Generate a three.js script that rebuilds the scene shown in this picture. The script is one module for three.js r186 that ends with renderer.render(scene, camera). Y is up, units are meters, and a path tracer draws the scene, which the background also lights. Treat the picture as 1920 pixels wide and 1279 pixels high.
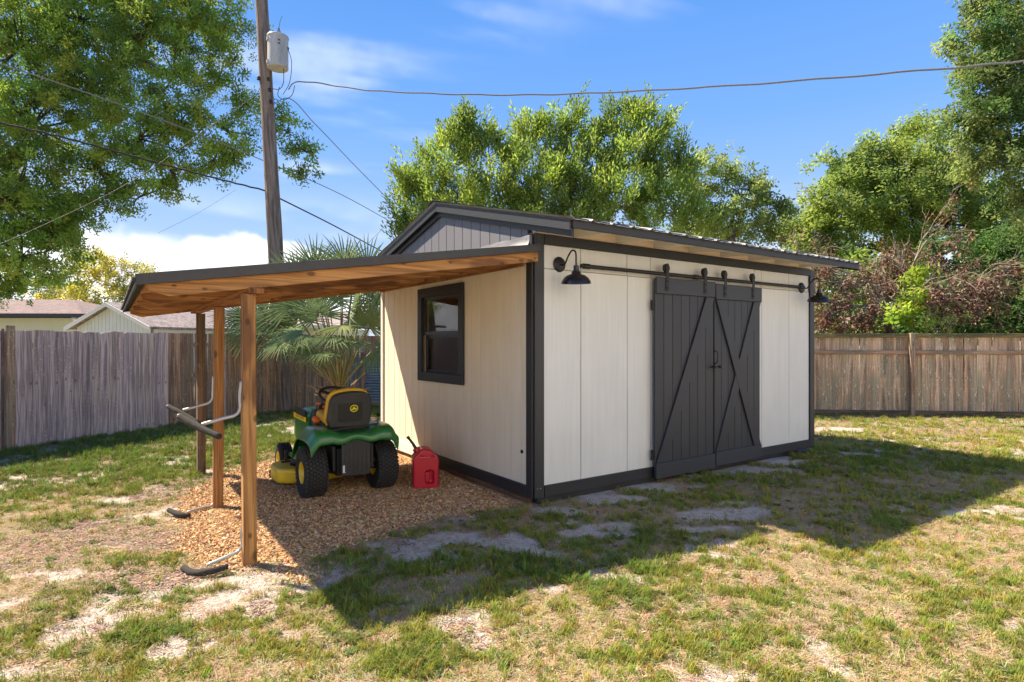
import * as THREE from 'three';
import { mergeGeometries, mergeVertices, toCreasedNormals } from 'three/addons/utils/BufferGeometryUtils.js';
import { RoundedBoxGeometry } from 'three/addons/geometries/RoundedBoxGeometry.js';
import { Brush, Evaluator, SUBTRACTION } from 'three-bvh-csg';

// ---------- camera ----------
// world: x runs along the shed's door wall, -z along its window wall, the near bottom corner of the shed is the origin
const F = 1100, CX = 960, CY = 642, EYE = 1.6, S = 0.8241, C = 0.5664, CU = -3.429, CV = -4.620;
const scene = new THREE.Scene();
const camera = new THREE.PerspectiveCamera(2 * Math.atan(639.5 / F) * 180 / Math.PI, 1920 / 1279, 0.1, 900);
camera.position.set(CU, EYE, -CV);
camera.lookAt(CU + C, EYE, -CV - S);
camera.setViewOffset(1920, 1279, 0, -2.5, 1920, 1279);
scene.add(camera);
const V3 = (x, y, z) => new THREE.Vector3(x, y, z);
const fromCam = (X, y, Z) => V3(CU + X * S + Z * C, y, -(CV - X * C + Z * S));
const at = (px, py, Z) => fromCam((px - CX) / F * Z, EYE + (CY - py) / F * Z, Z);          // a pixel at a known distance
const G = (px, py) => { const Z = F * EYE / (py - CY); return fromCam((px - CX) / F * Z, 0, Z); };   // a pixel on the ground
const toCam = (x, z) => { const a = x - CU, b = -z - CV; return [a * S - b * C, a * C + b * S]; };
const clamp = (x, a = 0, b = 1) => Math.min(b, Math.max(a, x));
const sstep = (a, b, x) => { const t = clamp((x - a) / (b - a)); return t * t * (3 - 2 * t); };
const lerp = (a, b, t) => a + (b - a) * t;
function rng(seed) { let s = seed | 0; return () => { s = (s + 0x6d2b79f5) | 0; let t = Math.imul(s ^ (s >>> 15), 1 | s); t = (t + Math.imul(t ^ (t >>> 7), 61 | t)) ^ t; return ((t ^ (t >>> 14)) >>> 0) / 4294967296; }; }
const R = rng(7);
const rr = (a, b, r = R) => a + (b - a) * r();
const gauss = (r = R) => (r() + r() + r() + r() - 2) * 0.866;
// value noise, optionally periodic
const hash = (x, y, s) => { let h = Math.imul(x, 374761393) ^ Math.imul(y, 668265263) ^ Math.imul(s, 1274126177); h = Math.imul(h ^ (h >>> 13), 1274126177); return ((h ^ (h >>> 16)) >>> 0) / 4294967296; };
function vnoise(x, y, s = 0, px = 0, py = 0) {
  const xi = Math.floor(x), yi = Math.floor(y), fx = x - xi, fy = y - yi, u = fx * fx * (3 - 2 * fx), v = fy * fy * (3 - 2 * fy);
  let x0 = xi, x1 = xi + 1, y0 = yi, y1 = yi + 1;
  if (px) { x0 = ((x0 % px) + px) % px; x1 = x0 + 1 === px ? 0 : x0 + 1; }
  if (py) { y0 = ((y0 % py) + py) % py; y1 = y0 + 1 === py ? 0 : y0 + 1; }
  const a = hash(x0, y0, s), b = hash(x1, y0, s), c = hash(x0, y1, s), d = hash(x1, y1, s);
  return a + (b - a) * u + (c - a) * v + (a - b - c + d) * u * v;
}
function fbm(x, y, s = 0, oct = 4, px = 0, py = 0) { let t = 0, a = 0.5, n = 0; for (let i = 0; i < oct; i++) { t += a * vnoise(x, y, s + i * 17, px, py); n += a; x *= 2; y *= 2; px *= 2; py *= 2; a *= 0.5; } return t / n; }

// ---------- sky ----------
{
  const W = 2048, H = 1024, d = new Float32Array(W * H * 4);
  const lin = (r, g, b) => [r, g, b].map((c) => Math.pow(c / 255, 2.2));
  const stops = [[-90, lin(185, 190, 196)], [0, lin(196, 206, 222)], [6, lin(172, 194, 226)], [12, lin(142, 177, 226)], [20, lin(111, 158, 223)], [32, lin(85, 138, 212)], [60, lin(80, 130, 199)], [90, lin(78, 126, 192)]];
  const white = [1.05, 1.06, 1.1];
  for (let j = 0; j < H; j++) {
    const el = ((j + 0.5) / H - 0.5) * Math.PI, deg = el * 180 / Math.PI, ce = Math.cos(el), se = Math.sin(el);
    let k = 0; while (k < stops.length - 2 && deg > stops[k + 1][0]) k++;
    const t = clamp((deg - stops[k][0]) / (stops[k + 1][0] - stops[k][0])), base = stops[k][1].map((c, i) => lerp(c, stops[k + 1][1][i], t));
    for (let i = 0; i < W; i++) {
      const az = ((i + 0.5) / W - 0.5) * 2 * Math.PI, x = ce * Math.cos(az), z = ce * Math.sin(az);
      const X = x * S + z * C, Z = x * C - z * S;              // along the picture and away from it
      let cl = 0;
      if (se > 0.02) {
        const q = 1 / (se + 0.12), a = (X * 0.95 + Z * 0.3) * q, b = (Z * 0.95 - X * 0.3) * q;   // thin high streaks
        const field = sstep(0.40, 0.62, fbm(a * 0.7 + 5, b * 0.9 + 2, 31, 3)) * sstep(0.05, 0.2, se);
        if (field > 0) cl = 0.28 * field * sstep(0.5, 0.82, fbm(a * 1.5 + 3.1, b * 5 + 1.7, 5, 5) * 0.7 + fbm(a * 6, b * 19, 9, 3) * 0.3);
        const ta = Math.atan2(X, Z) * 180 / Math.PI;            // a low bank of heaped cloud
        if (deg < 20) {
        const top = 4.6 + 5.2 * sstep(-7, 7, 13 - Math.abs(ta + 28)) * (0.62 + 0.5 * fbm(ta * 0.16 + 40, 1.5, 77, 3)) + 3.4 * (fbm(ta * 0.42 + 100, deg * 0.36, 55, 5) - 0.5);
        const puff = sstep(top + 0.5, top - 0.5, deg) * sstep(0.30, 0.5, fbm(ta * 0.09 + 11, 0.5, 88, 3) + 0.22);
        const veil = 0.55 * sstep(15, 6, deg) * sstep(0.38, 0.62, fbm(ta * 0.08 + 7, deg * 0.3, 66, 4));
        cl = Math.max(cl, puff * 0.93, veil); }
      }
      const o = (j * W + i) * 4, body = cl > 0 ? 0.66 + 0.56 * fbm(az * 40 + 300, deg * 0.7, 21, 4) : 1;
      for (let c = 0; c < 3; c++) d[o + c] = lerp(base[c], white[c] * body, cl) * 0.50;
      d[o + 3] = 1;
    }
  }
  const sky = new THREE.DataTexture(d, W, H, THREE.RGBAFormat, THREE.FloatType);
  sky.mapping = THREE.EquirectangularReflectionMapping; sky.magFilter = THREE.LinearFilter; sky.needsUpdate = true;
  scene.background = sky; scene.environment = sky;
}
// ---------- sun: behind the shed on the window side ----------
const sun = new THREE.DirectionalLight(0xffecd0, 4.6);
sun.position.set(-0.498 * 40, 40, -0.656 * 40); sun.castShadow = true; sun.shadow.radius = 1.2;
Object.assign(sun.shadow.camera, { left: -30, right: 30, top: 30, bottom: -30, near: 1, far: 120 }); sun.shadow.mapSize.set(4096, 4096);
scene.add(sun, sun.target);
const renderer = new THREE.WebGLRenderer({ antialias: true });
renderer.toneMapping = THREE.LinearToneMapping; renderer.toneMappingExposure = 2.85; renderer.shadowMap.enabled = true;

// ---------- helpers ----------
const taken = new Map();
function numbered(n) { const k = taken.get(n) ?? 0; taken.set(n, k + 1); return k ? n + '_' + String(k).padStart(3, '0') : n; }
function mesh(name, geo, mat, parent) { const m = new THREE.Mesh(geo, mat); m.castShadow = m.receiveShadow = true; if (parent) { m.name = name; parent.add(m); } else { m.name = numbered(name); scene.add(m); } return m; }
function tag(o, label, category, group, kind) { if (label) o.userData.label = label; if (category) o.userData.category = category; if (group) o.userData.group = group; if (kind) o.userData.kind = kind; return o; }
function thing(name, label, category, pos = [0, 0, 0], turn = 0, group) { const o = new THREE.Group(); o.name = numbered(name); o.position.set(...pos); o.rotation.y = turn; scene.add(o); return tag(o, label, category, group); }
function structure(name, geo, mat, label) { const m = mesh(name, geo, mat); m.userData.kind = 'structure'; if (label) m.userData.label = label; return m; }
const moved = (g, x, y, z, rx = 0, ry = 0, rz = 0) => { if (rx) g.rotateX(rx); if (ry) g.rotateY(ry); if (rz) g.rotateZ(rz); g.translate(x, y, z); return g; };
// a box with chamfered edges, centred
function cbox(w, h, d, c = 0.004) {
  c = Math.min(c, w * 0.3, h * 0.3, d * 0.3);
  const s = new THREE.Shape(); const a = w / 2 - c, b = h / 2 - c; s.moveTo(-a, -b); s.lineTo(a, -b); s.lineTo(a, b); s.lineTo(-a, b);
  const g = new THREE.ExtrudeGeometry(s, { depth: d - 2 * c, bevelEnabled: true, bevelThickness: c, bevelSize: c, bevelSegments: 1 }); g.translate(0, 0, -(d / 2 - c)); return g;
}
// uv in metres, v along the grain axis
function uvGrain(g, axis = 'y', ou = 0, ov = 0) {
  const p = g.attributes.position, n = g.attributes.normal, uv = new Float32Array(p.count * 2);
  for (let i = 0; i < p.count; i++) {
    const P = { x: p.getX(i), y: p.getY(i), z: p.getZ(i) }, N = { x: Math.abs(n.getX(i)), y: Math.abs(n.getY(i)), z: Math.abs(n.getZ(i)) };
    const others = ['x', 'y', 'z'].filter((k) => k !== axis), t = N[others[0]] > N[others[1]] ? others[1] : others[0];
    uv[2 * i] = P[t] + ou; uv[2 * i + 1] = N[axis] > 0.7 ? P[others[0]] + ov : P[axis] + ov;
  }
  g.setAttribute('uv', new THREE.BufferAttribute(uv, 2)); return g;
}
const board = (w, h, d, axis, c = 0.004, r = R) => uvGrain(cbox(w, h, d, c), axis, rr(0, 4, r), rr(0, 4, r));
// tapered tube through points with a radius each
function limb(pts, radii, seg = 8, sides = 7, wob = 0) {
  const curve = new THREE.CatmullRomCurve3(pts), pos = [], idx = [], uv = [], N = seg * (pts.length - 1);
  const fr = curve.computeFrenetFrames(N, false); let len = 0, prev = null;
  for (let i = 0; i <= N; i++) {
    const t = i / N, p = curve.getPoint(t), f = t * (radii.length - 1), k = Math.min(radii.length - 2, Math.floor(f)), r0 = lerp(radii[k], radii[k + 1], f - k);
    if (prev) len += p.distanceTo(prev); prev = p;
    for (let j = 0; j <= sides; j++) {
      const a = j / sides * 2 * Math.PI, r = r0 * (1 + wob * (vnoise(i * 0.7, (j % sides) * 1.3, 3) - 0.5));
      pos.push(p.x + r * (Math.cos(a) * fr.normals[i].x + Math.sin(a) * fr.binormals[i].x), p.y + r * (Math.cos(a) * fr.normals[i].y + Math.sin(a) * fr.binormals[i].y), p.z + r * (Math.cos(a) * fr.normals[i].z + Math.sin(a) * fr.binormals[i].z));
      uv.push(j / sides * 0.6, len);
    }
  }
  const w = sides + 1;
  for (let i = 0; i < N; i++) for (let j = 0; j < sides; j++) { const a = i * w + j; idx.push(a, a + w, a + 1, a + 1, a + w, a + w + 1); }
  for (const [o, flip] of [[0, 1], [N * w, 0]]) { for (let j = 1; j < sides - 1; j++) flip ? idx.push(o, o + j, o + j + 1) : idx.push(o, o + j + 1, o + j); }
  const g = new THREE.BufferGeometry(); g.setAttribute('position', new THREE.Float32BufferAttribute(pos, 3)); g.setAttribute('uv', new THREE.Float32BufferAttribute(uv, 2)); g.setIndex(idx); g.computeVertexNormals(); return g;
}
const pipe = (pts, r, seg = 8, sides = 10) => limb(pts, [r, r], seg, sides);
function merge(list) { return mergeGeometries(list.map((g) => { const h = g.index ? g.toNonIndexed() : g.clone(); for (const k of Object.keys(h.attributes)) if (!['position', 'normal', 'uv'].includes(k)) h.deleteAttribute(k); if (!h.attributes.uv) h.setAttribute('uv', new THREE.Float32BufferAttribute(new Float32Array(h.attributes.position.count * 2), 2)); return h; })); }
function prism(points, depth, bevel = 0.003, seg = 1) { const s = new THREE.Shape(points.map(([x, y]) => new THREE.Vector2(x, y))); const g = new THREE.ExtrudeGeometry(s, { depth: depth - 2 * bevel, bevelEnabled: bevel > 0, bevelThickness: bevel, bevelSize: bevel, bevelSegments: seg, bevelOffset: -bevel }); g.translate(0, 0, bevel); return g; }

// ---------- textures ----------
const LUT = Uint8Array.from({ length: 4097 }, (_, i) => { const c = i / 4096; return 255 * (c <= 0.0031308 ? 12.92 * c : 1.055 * Math.pow(c, 1 / 2.4) - 0.055); });
const s8 = (c) => LUT[c <= 0 ? 0 : c >= 1 ? 4096 : (c * 4096) | 0];
function tex(w, h, fn, colour = true, rep = [1, 1]) {   // fn(x, y in 0..1) gives linear rgb
  const d = new Uint8Array(w * h * 4);
  for (let j = 0; j < h; j++) for (let i = 0; i < w; i++) { const c = fn((i + 0.5) / w, (j + 0.5) / h), o = (j * w + i) * 4; if (colour) { d[o] = s8(c[0]); d[o + 1] = s8(c[1]); d[o + 2] = s8(c[2]); } else d[o] = d[o + 1] = d[o + 2] = clamp(c) * 255; d[o + 3] = 255; }
  const t = new THREE.DataTexture(d, w, h, THREE.RGBAFormat); t.wrapS = t.wrapT = THREE.RepeatWrapping; t.magFilter = THREE.LinearFilter; t.minFilter = THREE.LinearMipmapLinearFilter; t.generateMipmaps = true;
  if (colour) t.colorSpace = THREE.SRGBColorSpace; t.repeat.set(...rep); t.needsUpdate = true; return t;
}
const mixc = (a, b, t) => [lerp(a[0], b[0], t), lerp(a[1], b[1], t), lerp(a[2], b[2], t)];
// wood: streaks along v; one tile is 1 m across the grain and 2 m along it
function woodGrain(x, y, s) {
  const warp = fbm(x * 6, y * 4, s + 90, 3, 6, 4) * 0.05;
  const a = fbm((x + warp) * 48, y * 3, s, 3, 48, 3), b = fbm((x + warp) * 160, y * 8, s + 7, 2, 160, 8);
  return 0.6 * a + 0.4 * b;
}
const knotsAt = (seed, n) => { const r = rng(seed); return Array.from({ length: n }, () => [r(), r(), rr(0.006, 0.014, r)]); };
function knotty(x, y, ks) { let k = 0; for (const [a, b, rad] of ks) { let dx = Math.abs(x - a), dy = Math.abs(y - b); dx = Math.min(dx, 1 - dx); dy = Math.min(dy, 1 - dy) * 2; const q = Math.hypot(dx, dy * 0.6) / rad; if (q < 2.2) k = Math.max(k, q < 1 ? 0.75 + 0.25 * Math.cos(q * 18) : 0.75 * sstep(2.2, 1, q)); } return k; }
const woodRep = [1, 0.5];
const ks1 = knotsAt(4, 22), ks2 = knotsAt(8, 11);
const texWeathered = tex(512, 1024, (x, y) => {   // grey silvered picket wood with lichen specks
  const g = woodGrain(x, y, 1), blot = fbm(x * 7, y * 6, 44, 4, 7, 6), sp = fbm(x * 70, y * 90, 61, 3, 70, 90), k = knotty(x, y, ks2);
  let c = mixc([0.15, 0.125, 0.115], [0.36, 0.31, 0.29], sstep(0.25, 0.75, g));
  c = mixc(c, [0.22, 0.18, 0.17], 0.5 * sstep(0.48, 0.68, blot)); c = mixc(c, [0.11, 0.095, 0.10], 0.75 * sstep(0.56, 0.72, fbm(x * 22, y * 2, 48, 3, 22, 2))); c = mixc(c, [0.42, 0.40, 0.38], 0.8 * sstep(0.70, 0.80, sp) * sstep(0.4, 0.6, blot)); return mixc(c, [0.07, 0.05, 0.045], k * 0.8);
}, true, woodRep);
const texBrown = tex(512, 1024, (x, y) => {
  const g = woodGrain(x, y, 21), blot = fbm(x * 9, y * 3, 47, 4, 9, 3), k = knotty(x, y, ks2), sp = fbm(x * 60, y * 40, 63, 3, 60, 40);
  let c = mixc([0.10, 0.062, 0.04], [0.27, 0.19, 0.135], sstep(0.22, 0.78, g)); c = mixc(c, [0.12, 0.115, 0.085], 0.6 * sstep(0.5, 0.72, blot)); c = mixc(c, [0.08, 0.065, 0.05], 0.7 * sstep(0.57, 0.72, fbm(x * 20, y * 2, 49, 3, 20, 2))); c = mixc(c, [0.36, 0.31, 0.25], 0.55 * sstep(0.68, 0.8, sp)); return mixc(c, [0.06, 0.035, 0.02], k * 0.8);
}, true, woodRep);
const texCedar = tex(512, 1024, (x, y) => {   // stained orange framing lumber
  const ring = fbm(x * 9, y * 1, 71, 3, 9, 1) * 9 + fbm(x * 40, y * 3, 5, 2, 40, 3) * 0.5, r = Math.abs((ring % 1) - 0.5) * 2, g = woodGrain(x, y, 31), k = knotty(x, y, ks1), dark = fbm(x * 6, y * 3, 13, 4, 6, 3);
  let c = mixc([0.22, 0.085, 0.024], [0.58, 0.285, 0.09], 0.5 * r + 0.5 * sstep(0.3, 0.7, g)); c = mixc(c, [0.13, 0.048, 0.02], 0.8 * sstep(0.54, 0.70, dark)); return mixc(c, [0.045, 0.022, 0.012], k * 0.9);
}, true, woodRep);
const texPaint = tex(512, 1024, (x, y) => { const g = woodGrain(x, y, 51), b = fbm(x * 4, y * 4, 52, 4, 4, 4); const v = 0.86 + 0.12 * g + 0.10 * (b - 0.5); return [v, v, v]; }, true, woodRep);
const bumpWood = tex(512, 1024, (x, y) => woodGrain(x, y, 1) * 0.8 + 0.2 * (1 - knotty(x, y, ks1)), false, woodRep);
const texMottle = tex(512, 512, (x, y) => { const v = 0.72 + 0.5 * (fbm(x * 10, y * 10, 81, 5, 10, 10) - 0.5) + 0.16 * (fbm(x * 90, y * 90, 82, 2, 90, 90) - 0.5); return [v, v, v]; });
const texShingle = tex(512, 512, (x, y) => { const v = 0.5 + 0.9 * (fbm(x * 128, y * 128, 83, 2, 128, 128) - 0.5) + 0.4 * (fbm(x * 12, y * 12, 84, 3, 12, 12) - 0.5); return [v, v, v]; });
const bumpFine = tex(512, 512, (x, y) => fbm(x * 64, y * 64, 86, 4, 64, 64), false);
const texBark = tex(256, 512, (x, y) => { const g = fbm(x * 20, y * 8, 91, 4, 20, 8), m = fbm(x * 5, y * 5, 92, 3, 5, 5); let c = mixc([0.07, 0.055, 0.045], [0.25, 0.21, 0.17], sstep(0.3, 0.7, g)); return mixc(c, [0.16, 0.17, 0.13], 0.5 * sstep(0.5, 0.7, m)); }, true, [1, 0.5]);
const bumpBark = tex(256, 512, (x, y) => fbm(x * 20, y * 8, 91, 4, 20, 8), false, [1, 0.5]);
const lin = (r, g, b) => new THREE.Color().setRGB(r, g, b);
const std = (o) => new THREE.MeshStandardMaterial(o);
const M = {
  grey: [[1.89, 1.76, 1.71], [1.62, 1.49, 1.46], [2.09, 1.92, 1.84], [1.76, 1.65, 1.53], [1.42, 1.32, 1.31]].map((c) => std({ map: texWeathered, color: lin(...c), roughness: 0.92, bumpMap: bumpWood, bumpScale: 0.004 })),
  brown: [[1.80, 1.56, 1.34], [1.44, 1.32, 1.20], [2.10, 1.86, 1.63], [1.62, 1.50, 1.34], [1.92, 1.82, 1.68]].map((c) => std({ map: texBrown, color: lin(...c), roughness: 0.92, bumpMap: bumpWood, bumpScale: 0.004 })),
  pale: [[2.75, 2.85, 2.6], [2.45, 2.5, 2.25], [3.1, 3.2, 2.95], [2.3, 2.4, 2.2], [2.6, 2.55, 2.25]].map((c) => std({ map: texBrown, color: lin(...c), roughness: 0.92, bumpMap: bumpWood, bumpScale: 0.004 })),
  mossy: std({ map: texBrown, color: lin(1.05, 1.25, 0.7), roughness: 0.95, bumpMap: bumpWood, bumpScale: 0.004 }),
  cedar: [[0.92, 0.98, 1.05], [0.78, 0.78, 0.8], [1.0, 1.04, 1.06]].map((c) => std({ map: texCedar, color: lin(...c), roughness: 0.8, bumpMap: bumpWood, bumpScale: 0.003 })),
  post: std({ map: texCedar, color: lin(0.88, 0.95, 1.0), roughness: 0.85, bumpMap: bumpWood, bumpScale: 0.004 }),
  oldPost: std({ map: texBrown, color: lin(0.75, 0.68, 0.6), roughness: 0.9, bumpMap: bumpWood, bumpScale: 0.004 }),
  skid: std({ map: texBrown, color: lin(0.7, 0.55, 0.45), roughness: 0.9, bumpMap: bumpWood, bumpScale: 0.004 }),
  doorGrey: [0.031, 0.035].map((v) => std({ map: texPaint, color: lin(v * 0.95, v * 1.07, v * 1.36), roughness: 0.5, bumpMap: bumpWood, bumpScale: 0.0015 })),
  white: std({ map: texPaint, color: lin(0.80, 0.78, 0.72), roughness: 0.55, bumpMap: bumpWood, bumpScale: 0.0012 }),
  cream: std({ map: texPaint, color: lin(0.83, 0.75, 0.60), roughness: 0.6, bumpMap: bumpWood, bumpScale: 0.0012 }),
  soffit: std({ map: texPaint, color: lin(0.80, 0.63, 0.42), roughness: 0.7, bumpMap: bumpWood, bumpScale: 0.001 }),
  trim: std({ map: texPaint, color: lin(0.023, 0.025, 0.029), roughness: 0.5, bumpMap: bumpWood, bumpScale: 0.0015 }),
  trimB: std({ map: texPaint, color: lin(0.027, 0.0295, 0.034), roughness: 0.48, bumpMap: bumpWood, bumpScale: 0.0015 }),
  gable: std({ map: texPaint, color: lin(0.155, 0.155, 0.175), roughness: 0.5, bumpMap: bumpWood, bumpScale: 0.001 }),
  blackIron: std({ color: lin(0.016, 0.016, 0.017), roughness: 0.42, metalness: 0.3 }),
  roofMetal: std({ map: texMottle, color: lin(0.46, 0.46, 0.46), roughness: 0.42, metalness: 0.5 }),
  shingle: std({ map: texShingle, color: lin(0.06, 0.06, 0.065), roughness: 0.9, bumpMap: bumpFine, bumpScale: 0.002 }),
  drip: std({ map: texMottle, color: lin(0.035, 0.037, 0.043), roughness: 0.45 }),
  flash: std({ map: texMottle, color: lin(0.40, 0.40, 0.42), roughness: 0.55, metalness: 0.1 }),
  galv: std({ map: texMottle, color: lin(0.62, 0.62, 0.62), roughness: 0.45, metalness: 0.55 }),
  foam: std({ map: texMottle, color: lin(0.05, 0.045, 0.04), roughness: 0.95, bumpMap: bumpFine, bumpScale: 0.003 }),
  concrete: std({ map: texMottle, color: lin(0.4, 0.39, 0.37), roughness: 0.9 }),
  bark: std({ map: texBark, roughness: 0.95, bumpMap: bumpBark, bumpScale: 0.02 }),
  darkBark: std({ map: texBark, color: lin(0.5, 0.46, 0.44), roughness: 0.95, bumpMap: bumpBark, bumpScale: 0.02 }),
  twig: std({ map: texBark, color: lin(1.5, 1.4, 1.3), roughness: 0.9 }),
  poleWood: std({ map: texWeathered, color: lin(0.75, 0.68, 0.58), roughness: 0.9, bumpMap: bumpWood, bumpScale: 0.008 }),
  wire: std({ color: lin(0.02, 0.02, 0.022), roughness: 0.6 }),
  wireGrey: std({ color: lin(0.17, 0.175, 0.18), roughness: 0.5, metalness: 0.2 }),
};
const pick = (a, r = R) => a[Math.floor(r() * a.length)];
const pane = new THREE.MeshPhysicalMaterial({ color: 0xffffff, transmission: 1, thickness: 0, roughness: 0.02, ior: 1.5 });

// ---------- ground ----------
const GX0 = -8, GX1 = 15, GZ0 = -13.5, GZ1 = 5;      // the yard sheet
const blob = ([px, py, rx, ry, turn = 0]) => { const Z = F * EYE / (py - CY), Zn = F * EYE / (py + ry - CY), Zf = F * EYE / (Math.max(py - ry, CY + 40) - CY); return { X: (px - CX) / F * Z, Z, a: rx / F * Z, b: Math.max(0.06, (Zf - Zn) / 2), t: turn }; };
const SAND = [[90, 1078, 120, 22], [215, 1018, 110, 10, -0.4], [330, 962, 90, 18, -0.3], [200, 940, 70, 8], [400, 1078, 70, 22], [500, 1082, 65, 16], [390, 1145, 42, 24], [140, 1185, 40, 26], [548, 1195, 26, 12], [770, 1045, 36, 13], [795, 1120, 24, 8], [860, 1010, 60, 14], [955, 1020, 50, 18], [1030, 1038, 36, 8], [1290, 968, 50, 9], [1380, 965, 80, 13], [1130, 935, 70, 12], [1230, 912, 80, 9], [1340, 992, 90, 9], [1030, 1108, 40, 10], [1540, 1228, 36, 42], [1400, 880, 70, 8], [1470, 868, 50, 7], [1060, 958, 60, 9], [720, 1020, 40, 9], [1160, 985, 40, 8], [1790, 965, 20, 6], [1560, 805, 40, 6], [60, 1265, 60, 12], [20, 1130, 60, 18], [640, 805, 40, 8], [570, 812, 30, 6], [850, 975, 40, 8], [1080, 1000, 40, 9]].map(blob);
const LITTER = [[140, 1005, 170, 34], [60, 1050, 120, 24], [250, 1085, 110, 22], [330, 920, 60, 24], [30, 870, 90, 12], [330, 1010, 90, 30], [440, 905, 60, 20], [700, 955, 200, 40], [200, 838, 150, 5]].map(blob);
const LUSH = [[90, 985, 62, 22], [250, 905, 55, 12], [200, 945, 90, 10], [230, 860, 300, 60], [470, 820, 130, 34], [60, 900, 120, 50], [890, 970, 30, 12], [700, 1100, 120, 60], [1000, 1060, 90, 24], [1100, 1090, 90, 20], [830, 1060, 80, 20], [620, 1010, 40, 16], [1220, 1010, 60, 16], [1700, 860, 200, 26], [1560, 880, 120, 14], [1350, 900, 60, 10], [1620, 980, 100, 30], [790, 1240, 90, 40], [1170, 1130, 60, 24], [1200, 1060, 60, 20], [1050, 970, 40, 9], [250, 1110, 60, 14], [240, 1060, 40, 10], [260, 1200, 90, 24], [650, 1200, 50, 24], [1450, 905, 60, 10]].map(blob);
const MULCH = [[400, 1075], [470, 1062], [560, 1082], [620, 1040], [700, 1008], [800, 985], [905, 962], [985, 946], [840, 872], [765, 810], [700, 785], [545, 850], [440, 880], [340, 930], [310, 975], [330, 1030], [360, 1060]].map(([a, b]) => { const p = G(a, b); return toCam(p.x, p.z); });
function inBlob(B, X, Z) { let m = 0; for (const q of B) { const dx = X - q.X, dz = Z - q.Z; if (Math.abs(dx) > q.a * 2.2 + q.b || Math.abs(dz) > q.b * 2.2 + q.a) continue; const c = Math.cos(q.t), s = Math.sin(q.t), a = (dx * c + dz * s) / q.a, b = (-dx * s + dz * c) / q.b; m = Math.max(m, 1.35 - Math.hypot(a, b)); } return m; }
function polyDist(P, x, y) { let ins = false, d = 1e9; for (let i = 0, j = P.length - 1; i < P.length; j = i++) { const [xi, yi] = P[i], [xj, yj] = P[j]; if ((yi > y) !== (yj > y) && x < (xj - xi) * (y - yi) / (yj - yi) + xi) ins = !ins; const ex = xj - xi, ey = yj - yi, t = clamp(((x - xi) * ex + (y - yi) * ey) / (ex * ex + ey * ey)); d = Math.min(d, Math.hypot(x - xi - t * ex, y - yi - t * ey)); } return ins ? d : -d; }
function cover(x, z) {                                  // what lies on the ground at a point: shares of sand, chips, litter and grass
  const [X, Z] = toCam(x, z), n1 = fbm(x * 1.7 + 20, z * 1.7 + 20, 101, 4), n2 = fbm(x * 6 + 50, z * 6 + 50, 102, 3), n3 = fbm(x * 0.45 + 9, z * 0.45 + 9, 103, 3);
  const wob = (n1 - 0.5) * 0.9 + (n2 - 0.5) * 0.55;
  let mulch = sstep(-0.10, 0.16, polyDist(MULCH, X, Z) + wob * 0.45);
  const sand = sstep(0.12, 0.62, inBlob(SAND, X, Z) + wob * 2.4) * (1 - 0.75 * mulch);
  const lit = sstep(0.1, 0.7, inBlob(LITTER, X, Z) + wob) * (1 - mulch);
  const lush = sstep(0.0, 0.9, inBlob(LUSH, X, Z) + wob * 0.9);
  const back = sstep(6.2, 8, Z) * sstep(-1.6, -3, X);    // the lawn by the long fence
  const n4 = fbm(x * 13 + 70, z * 13 + 70, 104, 2), tuftn = sstep(0.40, 0.66, n2 * 0.5 + n4 * 0.35 + n1 * 0.15);
  let green = clamp((0.30 + 0.85 * sstep(0.40, 0.60, n1) + 0.6 * lush + 0.55 * back) * (0.28 + 1.0 * tuftn));
  green *= (1 - mulch) * (1 - 0.8 * sand) * (1 - 0.72 * lit * (1 - lush));
  return { sand, mulch, lit, green: clamp(green), lush, back, n1, n2, n3, tuftn, X, Z };
}
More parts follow.
